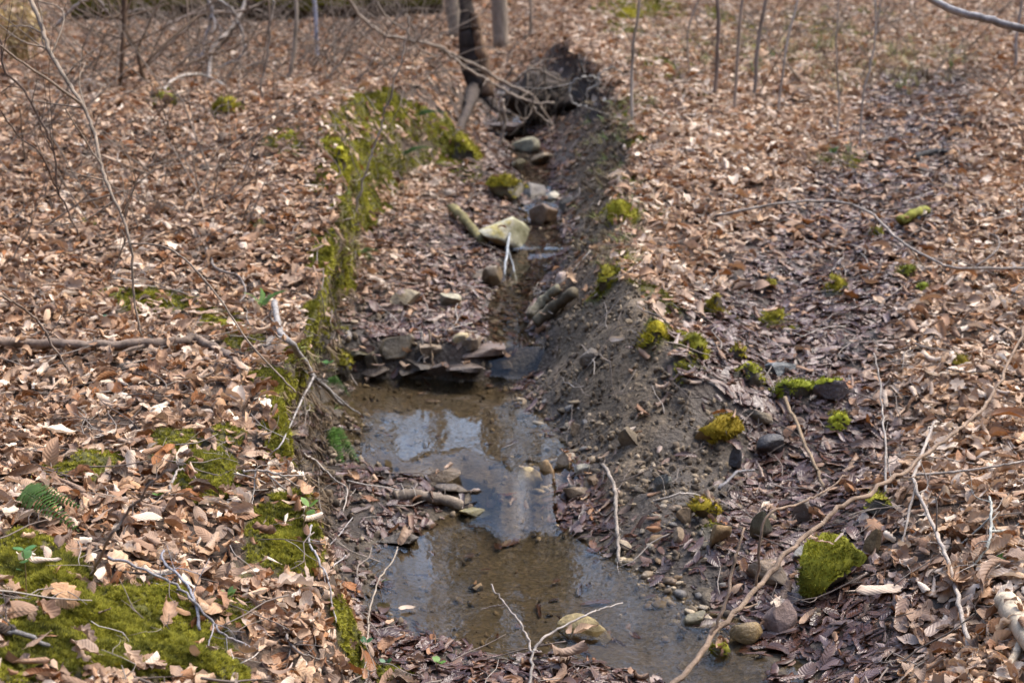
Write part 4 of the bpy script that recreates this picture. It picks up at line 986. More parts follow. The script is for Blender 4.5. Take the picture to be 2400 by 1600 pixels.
stick('split_log', 'lower dark split log jammed under the upper one', 'log', [(1232,755,.02),(1275,728,.05),(1318,705,.06)], 30, 26, (.12, .10, .065), sides=9, rough=.3)
stick('fallen_log', 'mossy short log leaning left of the pale boulder', 'log', [(1040,502,.06),(1075,535,.05),(1112,566,.02)], 24, 20, (.20, .17, .07), sides=9, rough=.25)
stick('forked_twig', 'blue grey forked twig hanging below the pale boulder', 'twig', [(1172,572,.12),(1168,600,.10),(1160,640,.05),(1158,655,.02)], 7, 4, (.33, .35, .36), [([(1166,610,.08),(1180,635,.04),(1186,655,.02)], 5, 3)])
stick('fallen_twig', 'curved grey twig arching over the ledge into the second pool', 'twig', [(968,808,.08),(970,835,.08),(975,860,.05),(985,872,.02)], 7, 4, C_PALE, [([(970,838),(950,858),(940,875)], 5, 3)])
stick('fallen_twig', 'straight thin stem dipping into the second pool', 'twig', [(985,815,.10),(993,850,.06),(1000,890,.01)], 5, 3, C_TAN)
stick('mossy_log', 'short mossy log piece on the right leafy slope', 'log', [(2065,525,.03),(2095,512,.04),(2128,498,.03)], 24, 20, (.20, .20, .03), sides=9, rough=.25)
stick('fallen_twig', 'dark stick lying on leaves at upper right', 'twig', [(2095,372,.02),(2140,362,.03),(2185,358,.02)], 16, 10, (.045, .045, .045))
stick('fallen_twig', 'long thin twig arching over the right leafy slope', 'twig', [(1640,545,.10),(1780,548,.16),(1900,558,.2),(1990,590,.2),(2060,630,.15),(2140,662,.12),(2200,670,.1),(2380,662,.08)], 6, 6, (.32, .28, .24), [([(2080,642),(2130,625),(2210,650)], 4, 3), ([(2000,595),(1990,560),(2010,525)], 4, 3)], 5, .2)
stick('fallen_twig', 'branched pale twig crossing leaves at the right edge', 'twig', [(2240,640,.05),(2285,620,.08),(2290,590,.08),(2270,560,.05)], 5, 3, C_GREY, [], 4, .12)
stick('fallen_twig', 'thin grey stems standing above the bleached branch top', 'twig', [(2035,1150,.02),(2030,1110,.10),(2022,1060,.15),(2010,1000,.2),(2000,950,.22)], 6, 3, C_PALE, [([(2030,1100),(2050,1130),(2060,1150)], 4, 2)], 3, .08)
# foreground left twigs
stick('fallen_twig', 'thin grey twig lying over foreground moss at lower left', 'twig', [(255,1330,.05),(330,1365,.06),(420,1410,.06),(480,1470,.05),(520,1500,.04),(580,1520,.03)], 7, 5, (.27, .25, .25), [([(420,1410),(350,1352),(290,1330)], 5, 3), ([(480,1470),(470,1530),(430,1560)], 4, 3)], 6, .08)
stick('fallen_twig', 'bluish twig winding up from the foreground moss', 'twig', [(460,1480,.03),(452,1440,.05),(430,1400,.06),(400,1370,.06),(375,1340,.06),(380,1310,.05)], 8, 5, (.27, .27, .30), [], 5, .08)
stick('fallen_twig', 'broken grey stick at the lower left corner', 'twig', [(-30,1490,.04),(50,1510,.05),(118,1522,.03)], 14, 10, (.23, .22, .21))
stick('fallen_twig', 'blurred thin stem crossing the foreground leaves at left', 'twig', [(212,1345,.02),(240,1260,2.35),(290,1180,2.3),(360,1100,2.25),(420,1065,2.2)], 7, 5, (.20, .17, .14), [], 1, .06)
stick('fallen_twig', 'pale branched twig caught on the left bank face', 'twig', [(560,1120,.04),(600,1140,.07),(650,1160,.08),(700,1155,.08)], 6, 4, C_PALE, [([(600,1140),(580,1165),(570,1180)], 4, 2), ([(650,1160),(690,1130),(700,1100)], 4, 2), ([(610,1140),(670,1145),(720,1135)], 4, 3)], 3, .07)
stick('fallen_twig', 'pale twig drooping beside the bank over the front pool', 'twig', [(700,1100,.08),(730,1130,.1),(770,1180,.12),(800,1220,.14),(790,1260,.12)], 5, 3, C_PALE, [([(770,1180),(800,1150),(820,1130)], 3, 2)], 4, .1)
stick('fallen_twig', 'slender twig standing in front of the pool left edge', 'twig', [(715,1235,.03),(712,1290,.05),(735,1340,.06),(760,1400,.05),(770,1450,.02)], 6, 4, (.40, .38, .37), [([(735,1340),(790,1290),(800,1270)], 4, 2), ([(720,1300),(760,1260),(812,1200)], 3, 2)], 3, .08)
stick('fallen_twig', 'thin twig curling upward at the lower pool corner', 'twig', [(842,1500,.02),(850,1450,.06),(870,1410,.1),(910,1380,.14),(915,1365,.15)], 5, 3, (.33, .28, .22), [], 2, .06)
stick('fallen_twig', 'grey twig on leaves at the bottom left of centre', 'twig', [(660,1490,.03),(680,1530,.04),(720,1550,.04),(800,1556,.03)], 7, 4, C_GREY, [], 4, .08)
stick('fallen_twig', 'bent pale twig on the leaves below the moss patch', 'twig', [(385,1165,.03),(400,1145,.05),(415,1130,.06),(440,1130,.05),(460,1150,.03)], 7, 4, C_PALE, [], 2, .05)
stick('fallen_stick', 'short straw coloured stick above the mossy strip on the left slope', 'stick', [(245,680,.03),(275,684,.03),(305,690,.03)], 7, 5, (.48, .38, .24))
stick('fallen_twig', 'hooked grey twig among leaves right of the left slope moss strip', 'twig', [(475,590,.04),(500,650,.06),(550,680,.08),(565,710,.06),(540,725,.03)], 6, 4, C_GREY, [], 4, .1)
# upper left saplings and vines
stick('sapling', 'long bending bare stem crossing the upper left slope', 'sapling', [(325,770,4.6),(308,680,4.65),(300,560,4.7),(285,510,4.75),(262,460,4.8),(232,380,4.9),(218,310,5.0),(188,240,5.1),(150,180,5.2),(115,120,5.3),(95,60,5.4),(70,0,5.5),(40,-90,5.6)], 5, 11, (.25, .20, .15), [([(300,552,4.7),(370,565,4.6),(430,600,4.5),(500,680,4.4),(560,770,4.3),(640,860,4.2),(680,900,4.15)], 5, 4), ([(188,245,5.1),(120,190,5.0),(60,150,4.9),(-20,90,4.8)], 7, 5), ([(232,385,4.9),(200,330,4.9),(150,250,4.8)], 5, 3)], 14, .3)
stick('sapling', 'slim dark stem hanging at the far left above the slope', 'sapling', [(180,540,5.2),(150,470,5.2),(130,430,5.2),(125,350,5.2),(90,270,5.2),(50,200,5.2),(10,160,5.2),(0,90,5.2),(-30,20,5.2)], 4, 6, (.12, .085, .065), [([(130,430,5.2),(90,350,5.1),(40,310,5.1),(0,250,5.0)], 4, 3), ([(125,350,5.2),(95,300,5.2),(85,250,5.2)], 3, 2)], 12, .28)
stick('sapling', 'thin twig slanting down at the left edge to the fallen branch', 'sapling', [(160,855,3.9),(125,800,3.9),(90,740,3.9),(40,700,3.85),(0,680,3.8),(-40,660,3.8)], 5, 6, (.20, .155, .12), [], 5, .12)
stick('sapling', 'forked sapling left stem with dark bark on the left slope', 'sapling', [(258,268,0.0),(270,235,9.0),(280,160,9.0),(283,80,9.0),(285,30,9.0),(288,-60,9.0)], 9, 12, (.13, .085, .055), [], 5, .5)
stick('sapling', 'curved right stem of the forked sapling on the left slope', 'sapling', [(368,245,0.0),(345,205,9.2),(325,165,9.2),(318,120,9.2),(300,95,9.2),(285,60,9.2),(288,20,9.2),(280,-60,9.2)], 11, 12, (.14, .095, .06), [([(325,160,9.2),(370,110,9.3),(450,40,9.5)], 7, 5), ([(288,25,9.2),(260,40,9.1),(230,35,9),(180,0,9)], 6, 4)], 6, .5)
def vine(label, pts_, y_, w_, c_=(.28, .22, .17), tw=3):
    stick('vine', label, 'vine', [(a, b, y_ + .0005 * (a - pts_[0][0])) for a, b in pts_], w_, w_ * .75, c_, [], tw, .35, wig=.01)
vine('grey vine looping down from the top left frame edge', [(130,60),(165,20),(215,-5),(240,20),(255,40),(275,35),(290,0),(296,-40)], 9.4, 8, (.28,.24,.21))
vine('pale grey vine arching from the mossy log to the slope', [(375,65),(410,45),(470,25),(530,30),(580,18),(620,-5)], 11, 8)
vine('looped grey vine hanging right of the arching one', [(470,-20),(485,25),(480,60),(465,120),(445,150),(440,170)], 10.5, 9, (.33,.31,.30))
vine('short pale vine dropping behind the forked sapling', [(500,0),(530,20),(545,50),(560,90),(555,130),(500,160),(490,195)], 10.5, 8, (.32,.30,.28))
vine('thin tan stick leaning across the upper left leaves', [(345,190),(400,165),(470,130),(545,105),(610,70)], 10.2, 8, (.30,.21,.14))
vine('straight tan stem leaning left of the bluish sapling', [(335,155),(390,100),(440,55),(500,0),(540,-40)], 10, 7, (.27,.2,.14))
vine('dark forked stem near the upper left log', [(465,180),(490,130),(530,80),(560,40),(610,0)], 10.8, 8, (.12,.09,.06))
stick('fallen_twig', 'arched grey twig over the small moss knob at upper left', 'twig', [(365,228,.02),(400,210,.07),(450,202,.09),(500,208,.06),(535,220,.01)], 8, 6, C_PALE)
stick('fallen_branch', 'grey crooked branch lying below the mossy log', 'branch', [(480,200,.03),(490,160,.15),(530,130,.2),(560,110,.3),(575,70,.4)], 10, 7, C_GREY, [], 4, .4)
vine('grey vine sweeping down from top centre toward the gully head', [(790,-20),(840,50),(900,85),(1000,105),(1050,140),(1120,185),(1180,220),(1230,236),(1275,236)], 10.4, 8, (.32,.26,.20))
vine('second vine crossing the gully head from upper left to lower right', [(1030,120),(1100,155),(1160,190),(1215,215),(1255,265),(1285,305),(1345,330)], 10.6, 8, (.31,.25,.19))
vine('hanging vine end dropping into the gully head', [(1153,228),(1158,270),(1155,310),(1140,345),(1128,385)], 10.3, 9, (.33,.27,.21))
vine('curled grey tendril looping on the right wall of gully head', [(1350,210),(1375,190),(1368,178),(1340,180),(1315,190),(1308,215),(1322,240),(1350,245)], 9.3, 6, (.36,.34,.30))
vine('arched pale tendril right of the curled one', [(1375,215),(1370,185),(1390,160),(1420,160),(1430,175)], 9.4, 4, (.32,.30,.26))
vine('thin vine arch in front of the root cavity', [(1190,180),(1215,160),(1245,165),(1225,215),(1230,255),(1270,290)], 9.4, 6, (.28,.23,.18))
vine('fine bare twig fan hanging at top centre', [(860,0),(895,45),(930,70),(960,110),(1005,130)], 9.6, 5, (.24,.20,.16), 8)
vine('thin upright stem on the mossy left bank', [(790,590),(800,540),(820,470),(840,390),(870,310),(885,260),(905,190),(935,90),(940,40)], 7.0, 6, (.30,.25,.20), 8)
vine('thin wavy stem standing left of the mossy left bank', [(600,390),(605,330),(610,260),(600,200),(615,130),(620,60),(630,0)], 8.6, 6, (.26,.22,.18), 7)
vine('fine twig rising from left bank leaves beside the moss hummock', [(705,480),(740,400),(770,340),(810,300)], 7.6, 4, (.25,.21,.17), 4)
for k_, (lab_, a_, b_, c_, d_, y_) in enumerate((('fine dark twig crossing high on the upper left slope', 10, 330, 210, 250, 6.6), ('fine grey twig left of the forked sapling', 120, 260, 240, 20, 7.6), ('fine tan twig between forked sapling and pale sapling', 430, 330, 560, 200, 8.4),
        ('fine twig sweeping above the small moss knob', 390, 130, 620, 60, 9.8), ('fine grey twig above the mossy left bank', 700, 230, 860, 60, 9.2), ('fine twig leaning right of the bluish sapling', 820, 190, 930, 20, 9.8), ('fine brown stem above the fallen branch', 250, 640, 300, 470, 5.4), ('fine twig at the left edge above the moss strip', 20, 600, 110, 430, 5.6))):
    vine(lab_, [(a_, b_), (a_ * .6 + c_ * .4 + 12, b_ * .6 + d_ * .4 - 8), (a_ * .3 + c_ * .7 - 8, b_ * .3 + d_ * .7), (c_, d_)], y_, 4, (.22, .175, .135), 9)
stick('tree_limb', 'pale grey limb slanting across the top right corner', 'branch', [(2100,-25,6.0),(2180,20,6.0),(2260,42,6.0),(2330,62,6.0),(2420,85,6.0)], 16, 20, (.34, .33, .33), wig=.004)
def brush():
    rr = random.Random(77); mb = MBd()
    for k in range(420):
        if k % 10 < 6: u_, v_ = rr.uniform(150, 1000), rr.uniform(45, 210)
        elif k % 10 < 8: u_, v_ = rr.uniform(1480, 2352), rr.uniform(60, 260)
        else: u_, v_ = rr.uniform(0, 560), rr.uniform(200, 560)
        b = hit(u_, v_); a = rr.uniform(0, 6.28); ln = rr.uniform(.3, 1.0) * (1 if v_ < 230 else .55); up = rr.uniform(.15, 1.1)
        d = np.array([cos(a), sin(a) * .6, up]); d /= np.linalg.norm(d); e = np.array([rr.gauss(0, .25), rr.gauss(0, .2), rr.gauss(.05, .15)]) * ln
        P = [b, b + d * ln * .4 + e * .5, b + d * ln * .8 + e, b + d * ln + e + np.array([rr.gauss(0, .2), 0, -rr.uniform(0, .35)]) * ln]
        r_ = rr.uniform(.0025, .0065); V, F, C = tube(P, r_, r_ * .4, 4, 0, 0, k, 5); mb.add(V, F)
        for q in range(rr.randint(1, 4)):
            c = C[rr.randint(3, len(C) - 2)]; dd = d + np.array([rr.gauss(0, .7), rr.gauss(0, .5), rr.gauss(0, .5)]); V, F, _ = tube([c, c + dd * ln * .2 + (0, 0, .02), c + dd * ln * .36], r_ * .55, r_ * .25, 3, 0, 0, q, 3); mb.add(V, F)
    o = kind(obj('brush_tangle', mb.mesh('brush_tangle', M['bark']), None, (.20, .16, .125)), 'stuff'); o['label'] = 'tangle of fine bare twigs at the back of the slopes'
brush()
def sapling(label, u0, v0, u1, w_, c_, h_=4.2, tw=5, cat='sapling', name='sapling'):
    b = hit(u0, v0); top = at_y(u1, 0, b[1]); d = (top - b) / max(.2, top[2] - b[2])
    rr = random.Random(int(u0)); kk = px2m(b)
    if w_ < 20: w_ *= .72; c_ = tuple(q * 1.0 for q in c_); tw += 4
    P = [b - np.array([0, 0, .05])] + [b + d * h_ * t_ + np.array([rr.gauss(0, .03), rr.gauss(0, .03), 0]) * (.6 + 3 * t_) for t_ in (.1, .2, .35, .55, .8, 1)]
    V, F, C = tube(P, w_ * .5 * kk, w_ * .22 * kk, 9 if w_ > 20 else 7, .12, .006, int(u0), 6)
    o = bpy.data.objects.new(name, None); COL.objects.link(o)
    obj('trunk' if cat == 'tree' else 'stem', mesh('stem', V, F, M['bark']), o, c_)
    mb = MBd()
    for q in range(tw):
        i = rr.randint(len(C) // 4, len(C) - 3); a = rr.uniform(0, 6.28); ln = h_ * rr.uniform(.08, .22)
        dd = np.array([cos(a), sin(a), rr.uniform(.2, 1.0)]); V, F, c2 = tube([C[i], C[i] + dd * ln * .5 + np.array([0, 0, .05]), C[i] + dd * ln], w_ * .12 * kk, w_ * .05 * kk, 4, 0, 0, q, 4); mb.add(V, F)
        for z_ in range(2):
            j = rr.randint(2, len(c2) - 2); e = dd + np.array([rr.gauss(0, .7), rr.gauss(0, .7), rr.gauss(0, .5)]); V, F, _ = tube([c2[j], c2[j] + e * ln * .35], w_ * .06 * kk, w_ * .03 * kk, 3, 0, 0, q, 3); mb.add(V, F)
    if tw: kind(obj('branches', mb.mesh('branches', M['bark']), o, c_), 'stuff')
    return tag(o, label, cat)
sapling('grey tan tree trunk at top centre left of the dead snag', 1050, 92, 1040, 36, (.30, .25, .19), 9, 8, 'tree', 'forest_tree')
sapling('slightly leaning tan tree trunk right of the dead snag', 1150, 116, 1142, 38, (.27, .22, .17), 9, 8, 'tree', 'forest_tree')
sapling('slim pale sapling right of the leaning tan trunk', 1218, 92, 1222, 11, (.32, .26, .20), 6)
sapling('slender pale sapling rising from the right lip of the gully head', 1452, 282, 1462, 11, (.40, .34, .28), 4)
sapling('darkest straight sapling on the upper right flat', 1640, 226, 1650, 14, (.24, .19, .16), 5)
sapling('pale straight sapling just right of the darkest one', 1688, 266, 1700, 11, (.34, .28, .23), 4.5)
sapling('leaning grey sapling third from the gully on upper right', 1730, 240, 1748, 13, (.26, .22, .19), 4.5)
sapling('thin whitish sapling fourth from the gully on upper right', 1785, 268, 1815, 8, (.38, .34, .30), 4)
sapling('very thin stem standing alone near the upper right moss', 1925, 330, 1922, 6, (.36, .32, .28), 3)
sapling('very thin forked stem left of the purple wet hollow', 1975, 345, 2000, 7, (.36, .32, .28), 3, 7)
sapling('bluish white sapling stem at upper left of centre', 728, 141, 714, 14, (.36, .38, .46), 5)
sapling('pale grey sapling left of the bluish white stem', 663, 192, 674, 14, (.34, .29, .23), 5)
sapling('grey thin sapling far right near the slanting limb', 2330, 170, 2348, 10, (.36, .33, .31), 4)
sapling('weak grey stem near the upper right corner', 2010, 90, 2020, 6, (.33, .30, .27), 3)
sapling('thin stem between pale sapling and moss mound at top right', 1585, 190, 1600, 7, (.34, .29, .24), 3.5)
sapling('thin bare stem at top left of the arching vines', 440, 150, 425, 8, (.26, .20, .15), 4)
sapling('brown thin stem in front of the mossy log', 592, 180, 600, 8, (.24, .18, .13), 4)
sapling('thin upright stem right of the bluish white sapling', 770, 150, 778, 6, (.28, .23, .18), 3.5)

# dead snag and root plate at the gully head
def snag():
    root = bpy.data.objects.new('dead_snag', None); COL.objects.link(root)
    P = [at_y(1106, 262, 11.6), at_y(1100, 215, 11.6), at_y(1088, 150, 11.6), at_y(1076, 90, 11.6), at_y(1070, 30, 11.6), at_y(1068, -60, 11.6)]
    V, F, C = tube(P, .08, .055, 16, .0, .01, 5, 10, True); V = np.array(V)
    nn = n3(V[:, 0] * 14, V[:, 1] * 14, V[:, 2] * 1.6, 77); V[:, 0] += nn * .05; V[:, 1] += n3(V[:, 0] * 11, V[:, 1] * 11, V[:, 2] * 2.0, 78) * .035
    obj('trunk', mesh('trunk', V, F, M['bark']), root, (.045, .034, .028))
    V, F, _ = tube([p + np.array([.075, -.02, 0]) for p in P[1:5]], .06, .04, 8, .3, .012, 8, 8)
    obj('bare_wood', mesh('bare_wood', V, F, M['bark']), root, (.20, .125, .075))
    for k, (a, b_) in enumerate((((1090, 200), (1040, 330)), ((1100, 230), (1085, 300)), ((1110, 235), (1150, 300)), ((1108, 220), (1180, 262)))):
        p0 = at_y(a[0], a[1], 11.6); p1 = hit(b_[0], b_[1]); V, F, _ = tube([p0, (p0 + p1) / 2 + np.array([0, -.05, -.04]), p1], .05, .02, 7, .3, .015, 30 + k, 6)
        obj('root', mesh('root', V, F, M['bark']), root, (.06, .045, .035))
    root.location = (0, 0, 0); return tag(root, 'dark rotten snag with bare orange wood at the gully head', 'dead tree')
snag()
def root_plate():
    root = bpy.data.objects.new('root_plate', None); COL.objects.link(root)
    b = hit(1300, 250); V = rock_verts(ICO4[0], 333, (.75, .5, .5), 5, .8, .4); me = mesh('earth', V, ICO4[1], M['bark'])
    o = obj('earth', me, root, (.05, .037, .027)); c0 = at_y(1262, 232, b[1] + .30); o.location = c0
    rr = random.Random(4)
    for k in range(26):
        a = c0 + np.array([rr.uniform(-.3, .3), -.22, rr.uniform(-.02, .3)]); e = a + np.array([rr.uniform(-.25, .25), rr.uniform(-.15, .05), -rr.uniform(.25, .5)])
        V, F, _ = tube([a, (a + e) / 2 + np.array([rr.uniform(-.06, .06), -.05, 0]), e], .009, .003, 6, .2, .012, 60 + k, 6); obj('root', mesh('root', V, F, M['bark']), root, rr.choice([(.09, .07, .05), (.14, .11, .08), (.05, .04, .03)]))
    return tag(root, 'dark earthy root plate with hanging roots at the gully head', 'root plate')
root_plate()
# big fallen logs at the top
def log_thing(name, label, a, b_, r_, c_, mossy, seed):
    V, F, C = tube([a, a * .66 + b_ * .34 + np.array([0, 0, .03]), a * .33 + b_ * .67, b_], r_, r_ * .85, 20, .08, .02, seed, 12)
    o = obj(name, mesh(name, V, F, M['bark']), None, c_)
    if mossy:
        V3 = np.array(V); F3 = []
        for f in F[:-2]: F3 += [(f[0], f[1], f[2]), (f[0], f[2], f[3])]
        moss_cap(o, V3, F3, .05, (0, -.25, 1), (.42, .40, .3), seed, .02, .8)
    return tag(o, label, 'log')
log_thing('fallen_log', 'big mossy fallen log across the top left of the scene', at_y(170, 14, 15.2), at_y(1020, 6, 15.7), .20, (.07, .055, .04), True, 401)
log_thing('fallen_log', 'grey barkless log below the big mossy one', at_y(690, 112, 14.4), at_y(1010, 72, 14.9), .075, (.28, .23, .18), False, 402)
log_thing('fallen_log', 'short dark log on the bank left of the snag', at_y(860, 152, 12.6), at_y(990, 165, 12.4), .06, (.12, .085, .06), False, 403)
log_thing('fallen_log', 'thin upper log leaning above the grey barkless one', at_y(720, 92, 15.0), at_y(900, 58, 15.6), .05, (.22, .18, .14), False, 404)

# ------------------------------------------------------------------ ferns, seedlings, straw clump
def frond(n_pin, length, width, bend, r):
    mb = MBd(); C = [np.array([length * t_, 0, length * (.5 * t_ - bend * t_ * t_)]) for t_ in np.linspace(0, 1, 14)]
    V, F, _ = tube(C[::3] + [C[-1]], .0016, .0006, 4, 0, 0, 1, 4); mb.add(V, F)
    for i in range(n_pin):
        t_ = .12 + .86 * i / n_pin; p = np.array([length * t_, 0, length * (.5 * t_ - bend * t_ * t_)])
        wl = width * (1 - t_) ** .6 * min(1, t_ * 5 + .3)
        for s_ in (-1, 1):
            d = np.array([.25, s_, -.12 + r.uniform(-.15, .15)]) * wl; w_ = np.array([1, 0, .3]) * length / n_pin * .56
            V = [p - w_ * .6, p + w_ * .6, p + d * .35 + w_ * 1.0 + (0, 0, .1 * wl), p + d * .35 - w_ * 1.0 + (0, 0, .1 * wl), p + d * .75 + w_ * .7, p + d * .75 - w_ * .7, p + d + w_ * .3]
            mb.add(V, [(0, 1, 2, 3), (3, 2, 4, 5), (5, 4, 6)])
    return mb.mesh('frond', M['green'])
def fern(label, u0, v0, fr, size, c_=(.075, .14, .035)):
    b = hit(u0, v0); e = bpy.data.objects.new('fern', None); COL.objects.link(e); e.location = tuple(b + (0, 0, .045)); r = random.Random(int(u0 + v0))
    for (az, pitch_, sc_) in fr:
        o = obj('frond', frond(20, size * sc_, size * sc_ * .17, r.uniform(.45, .7), r), e, c_); o.rotation_euler = (r.uniform(.35, .7), -pitch_, az)
    return tag(e, label, 'fern')
fern('green fern frond lying on leaves at lower left', 50, 1165, [(-.75, -.12, 1.0), (-.45, .0, .7)], .26, (.085, .16, .035))
fern('fern hanging from the left bank above the front pool', 765, 1010, [(-1.25, -.5, 1.0), (-1.0, -.35, .9), (-1.5, -.2, .7)], .24, (.075, .15, .03))
fern('small upright fern tip beside the crooked grey branch', 600, 735, [(.4, .6, 1), (1.6, .7, .9), (2.6, .6, .8)], .12, (.12, .22, .05))
fern('fern on the mossy left bank right of the bright hummock', 930, 370, [(-.9, .1, 1.0), (-1.4, 0, .9), (-.4, .2, .8)], .26, (.05, .12, .03))
fern('fern below the upper moss ridge on the left bank', 960, 280, [(-1.1, .0, 1.0), (-.6, .1, .9)], .26, (.05, .12, .03))
fern('dark fern fronds on the left bank face above the second pool', 760, 900, [(-1.0, -.2, 1.0), (-1.5, -.2, .8)], .16, (.05, .11, .025))
fern('small fern on the upper left bank near the upright stem', 830, 600, [(-1.0, -.1, 1), (-.5, .1, .8)], .14, (.06, .13, .03))
def oval(l_, w_):
    V = [(0, 0, 0)] + [(l_ * t_, s_ * w_ * sin(pi * t_) ** .7, .12 * l_ * t_) for t_ in (.25, .5, .75) for s_ in (-1, 0, 1)] + [(l_, 0, .05 * l_)]
    F = [(0, 2, 1), (0, 3, 2), (1, 2, 5, 4), (2, 3, 6, 5), (4, 5, 8, 7), (5, 6, 9, 8), (7, 8, 10), (8, 9, 10)]
    return mesh('leaf', V, F, M['green'])
OV = oval(1, .36)
def seedling(label, u0, v0, hgt, nl, ls, c_=(.16, .34, .05), lean=.3):
    b = hit(u0, v0); e = bpy.data.objects.new('seedling', None); COL.objects.link(e); e.location = tuple(b); r = random.Random(int(u0 * 3 + v0))
    a = r.uniform(-.8, .8); top = np.array([lean * hgt * cos(a), lean * hgt * sin(a) - .01, hgt])
    V, F, C = tube([(0, 0, -.01), top * .5 + (0, .01, .01), top], .0014, .0008, 4, 0, 0, 1, 4); obj('stem', mesh('stem', V, F, M['straw']), e, (.22, .15, .09))
    for k in range(nl):
        o = obj('leaf', OV, e, tuple(q_ * .62 for q_ in c_), tuple(C[-1 - (k // 2) * 2])); o.scale = (ls,) * 3; o.rotation_euler = (r.uniform(-.5, .5), -r.uniform(0, .7), k * 2.6 + r.uniform(-.4, .4))
    return tag(e, label, 'seedling')
seedling('seedling with two bright oval leaves on the left bank edge', 690, 1235, .09, 3, .034, (.22, .40, .06))
seedling('tiny two-leaved seedling at the pool left edge', 872, 1375, .05, 3, .022)
seedling('tiny green seedling left of the pool bottom corner', 835, 1500, .03, 2, .022, (.10, .26, .12))
seedling('three-leaved seedling at the bottom centre edge', 1000, 1545, .03, 4, .024)
seedling('bluish green seedling at the bottom left of centre', 880, 1545, .03, 3, .022, (.08, .22, .10))
seedling('tall blurred seedling in front of the lower left moss', 60, 1390, .13, 5, .03, (.12, .30, .08), .1)
seedling('small green sprig on leaves at left foreground', 362, 1165, .035, 3, .022)
seedling('pale green sprig in the moss at lower left of centre', 520, 1395, .03, 5, .025, (.22, .36, .10))
seedling('sprig standing on the left bank face above the pool', 745, 880, .06, 4, .03, (.10, .26, .06))
seedling('low green sprig by the lichen-flecked twig', 2290, 1300, .02, 6, .018, (.12, .26, .05))
seedling('green sprig at the upper right leafy bank', 1905, 372, .06, 6, .04, (.10, .18, .05))
seedling('small sprig on the left slope among dry leaves', 230, 745, .03, 3, .025, (.06, .16, .07))
def straw_clump():
    e = bpy.data.objects.new('straw_clump', None); COL.objects.link(e); b = hit(45, 150); e.location = tuple(b); r = random.Random(3)
    for k in range(46):
        a = r.uniform(0, 6.28); d = np.array([cos(a) * r.uniform(.02, .12), sin(a) * r.uniform(.02, .1), r.uniform(.3, .5)]); p = np.array([r.gauss(0, .05), r.gauss(0, .05), 0])
        V, F, C = tube([p, p + d * .5, p + d + np.array([cos(a), sin(a), -.3]) * .05], .004, .001, 3, 0, 0, k, 4)
        mb = MBd(); mb.add(V, F)
        for q in range(9):
            c_ = C[r.randint(len(C) // 2, len(C) - 1)]; g_ = np.array([r.gauss(0, .02), r.gauss(0, .02), r.gauss(0, .025)]); s_ = np.array([r.gauss(0, 1), r.gauss(0, 1), r.gauss(0, 1)]) * .008
            mb.add([c_, c_ + g_ + s_, c_ + g_ * 1.6, c_ + g_ - s_], [(0, 1, 2, 3)])
        obj('stalk', mb.mesh('stalk', M['straw']), e, r.choice([(.42, .30, .13), (.50, .38, .20), (.33, .24, .12)]))
    return tag(e, 'tan dry weed clump at the upper left corner', 'dry plant')
straw_clump()

# ------------------------------------------------------------------ leaves caught on stones and branches
LP = []
for (sx_, sy_, sz_, a_, b_, h_) in TOPS:
    for q in range(random.choice((0, 1, 1, 2, 3)) + int(a_ * 14)):
        dx, dy = random.gauss(0, .55) * a_, random.gauss(-.1, .6) * b_; rr_ = (dx / a_) ** 2 + (dy / b_) ** 2
        zz_ = sz_ + h_ * max(0, 1 - rr_) ** .5 * .9 if rr_ < 1 else -9
        LP.append((sx_ + dx, sy_ + dy, max(zz_, float(z0(sx_ + dx, sy_ + dy))) + .006, random.random() < .45))
for (sx_, sy_, sz_, r_) in STK:
    if random.random() < .16:
        LP.append((sx_ + random.gauss(0, .015), sy_ - random.uniform(-.01, .04), sz_ + random.uniform(-.2, .9) * r_, False))
LP = np.array(LP, float); n = len(LP); szz = rng.uniform(.035, .08, n); wt = LP[:, 3] * rng.uniform(.4, 1, n)
nn_ = np.tile(np.array([[0, -.15, 1.0]]), (n, 1))
scatter('caught_leaves', leafcoll, LP[:, :3], eulers(nn_, rng.uniform(0, 6.28, n), np.abs(rng.normal(0, .4, n)), rng.uniform(0, 6.28, n)), np.stack([szz, szz, szz * (1 - .5 * wt)], -1), rng.integers(0, len(LEAVES), n),
        {'tone': np.clip(rng.normal(.6, .25, n), 0, 1), 'wet': wt})['label'] = 'dead leaves caught on stones and fallen branches'
# ------------------------------------------------------------------ single leaves that stand out
def lone_leaf(label, u0, v0, wp, vi, tone_, wet_=0.0, yaw=0.0, tx=0.0, ty=0.0, lift=.035):
    b = hit(u0, v0); o = obj('dead_leaf', LEAVES[vi], None, None, (b[0], b[1], b[2] + lift)); k_ = wp * px2m(b)
    o.scale = (k_, k_, k_ * .8); o.rotation_euler = (tx, ty, yaw); o['tone'] = tone_; o['wet'] = wet_
    return tag(o, label, 'leaf')
lone_leaf('large pale veined leaf lying face up on the left foreground leaves', 335, 1238, 92, 0, .97, 0, .45, .35, .1, .05)
lone_leaf('upright curled brown leaf standing beside the left moss patch', 128, 1082, 80, 5, .5, 0, 1.3, .2, -1.0, .05)
lone_leaf('whitish curled leaf on the upper edge of the foreground moss', 105, 1335, 85, 2, 1.0, 0, -.1, .3, 0, .05)
lone_leaf('large brown rolled leaf at the lower left edge on moss', 45, 1455, 105, 4, .44, 0, -.05, .5, 0, .05)
lone_leaf('pale dry leaf on dark wet leaves at the lower pool corner', 935, 1422, 42, 6, .97, 0, .2, .1, 0, .03)
lone_leaf('dark red leaf floating near the yellowish block stone', 1442, 1478, 34, 8, .2, .5, 1.3, .3, 0, .05)
lone_leaf('grey crumpled leaf in the leaf pile at the bottom centre', 1300, 1535, 90, 3, .55, .15, .3, .3, .1, .05)
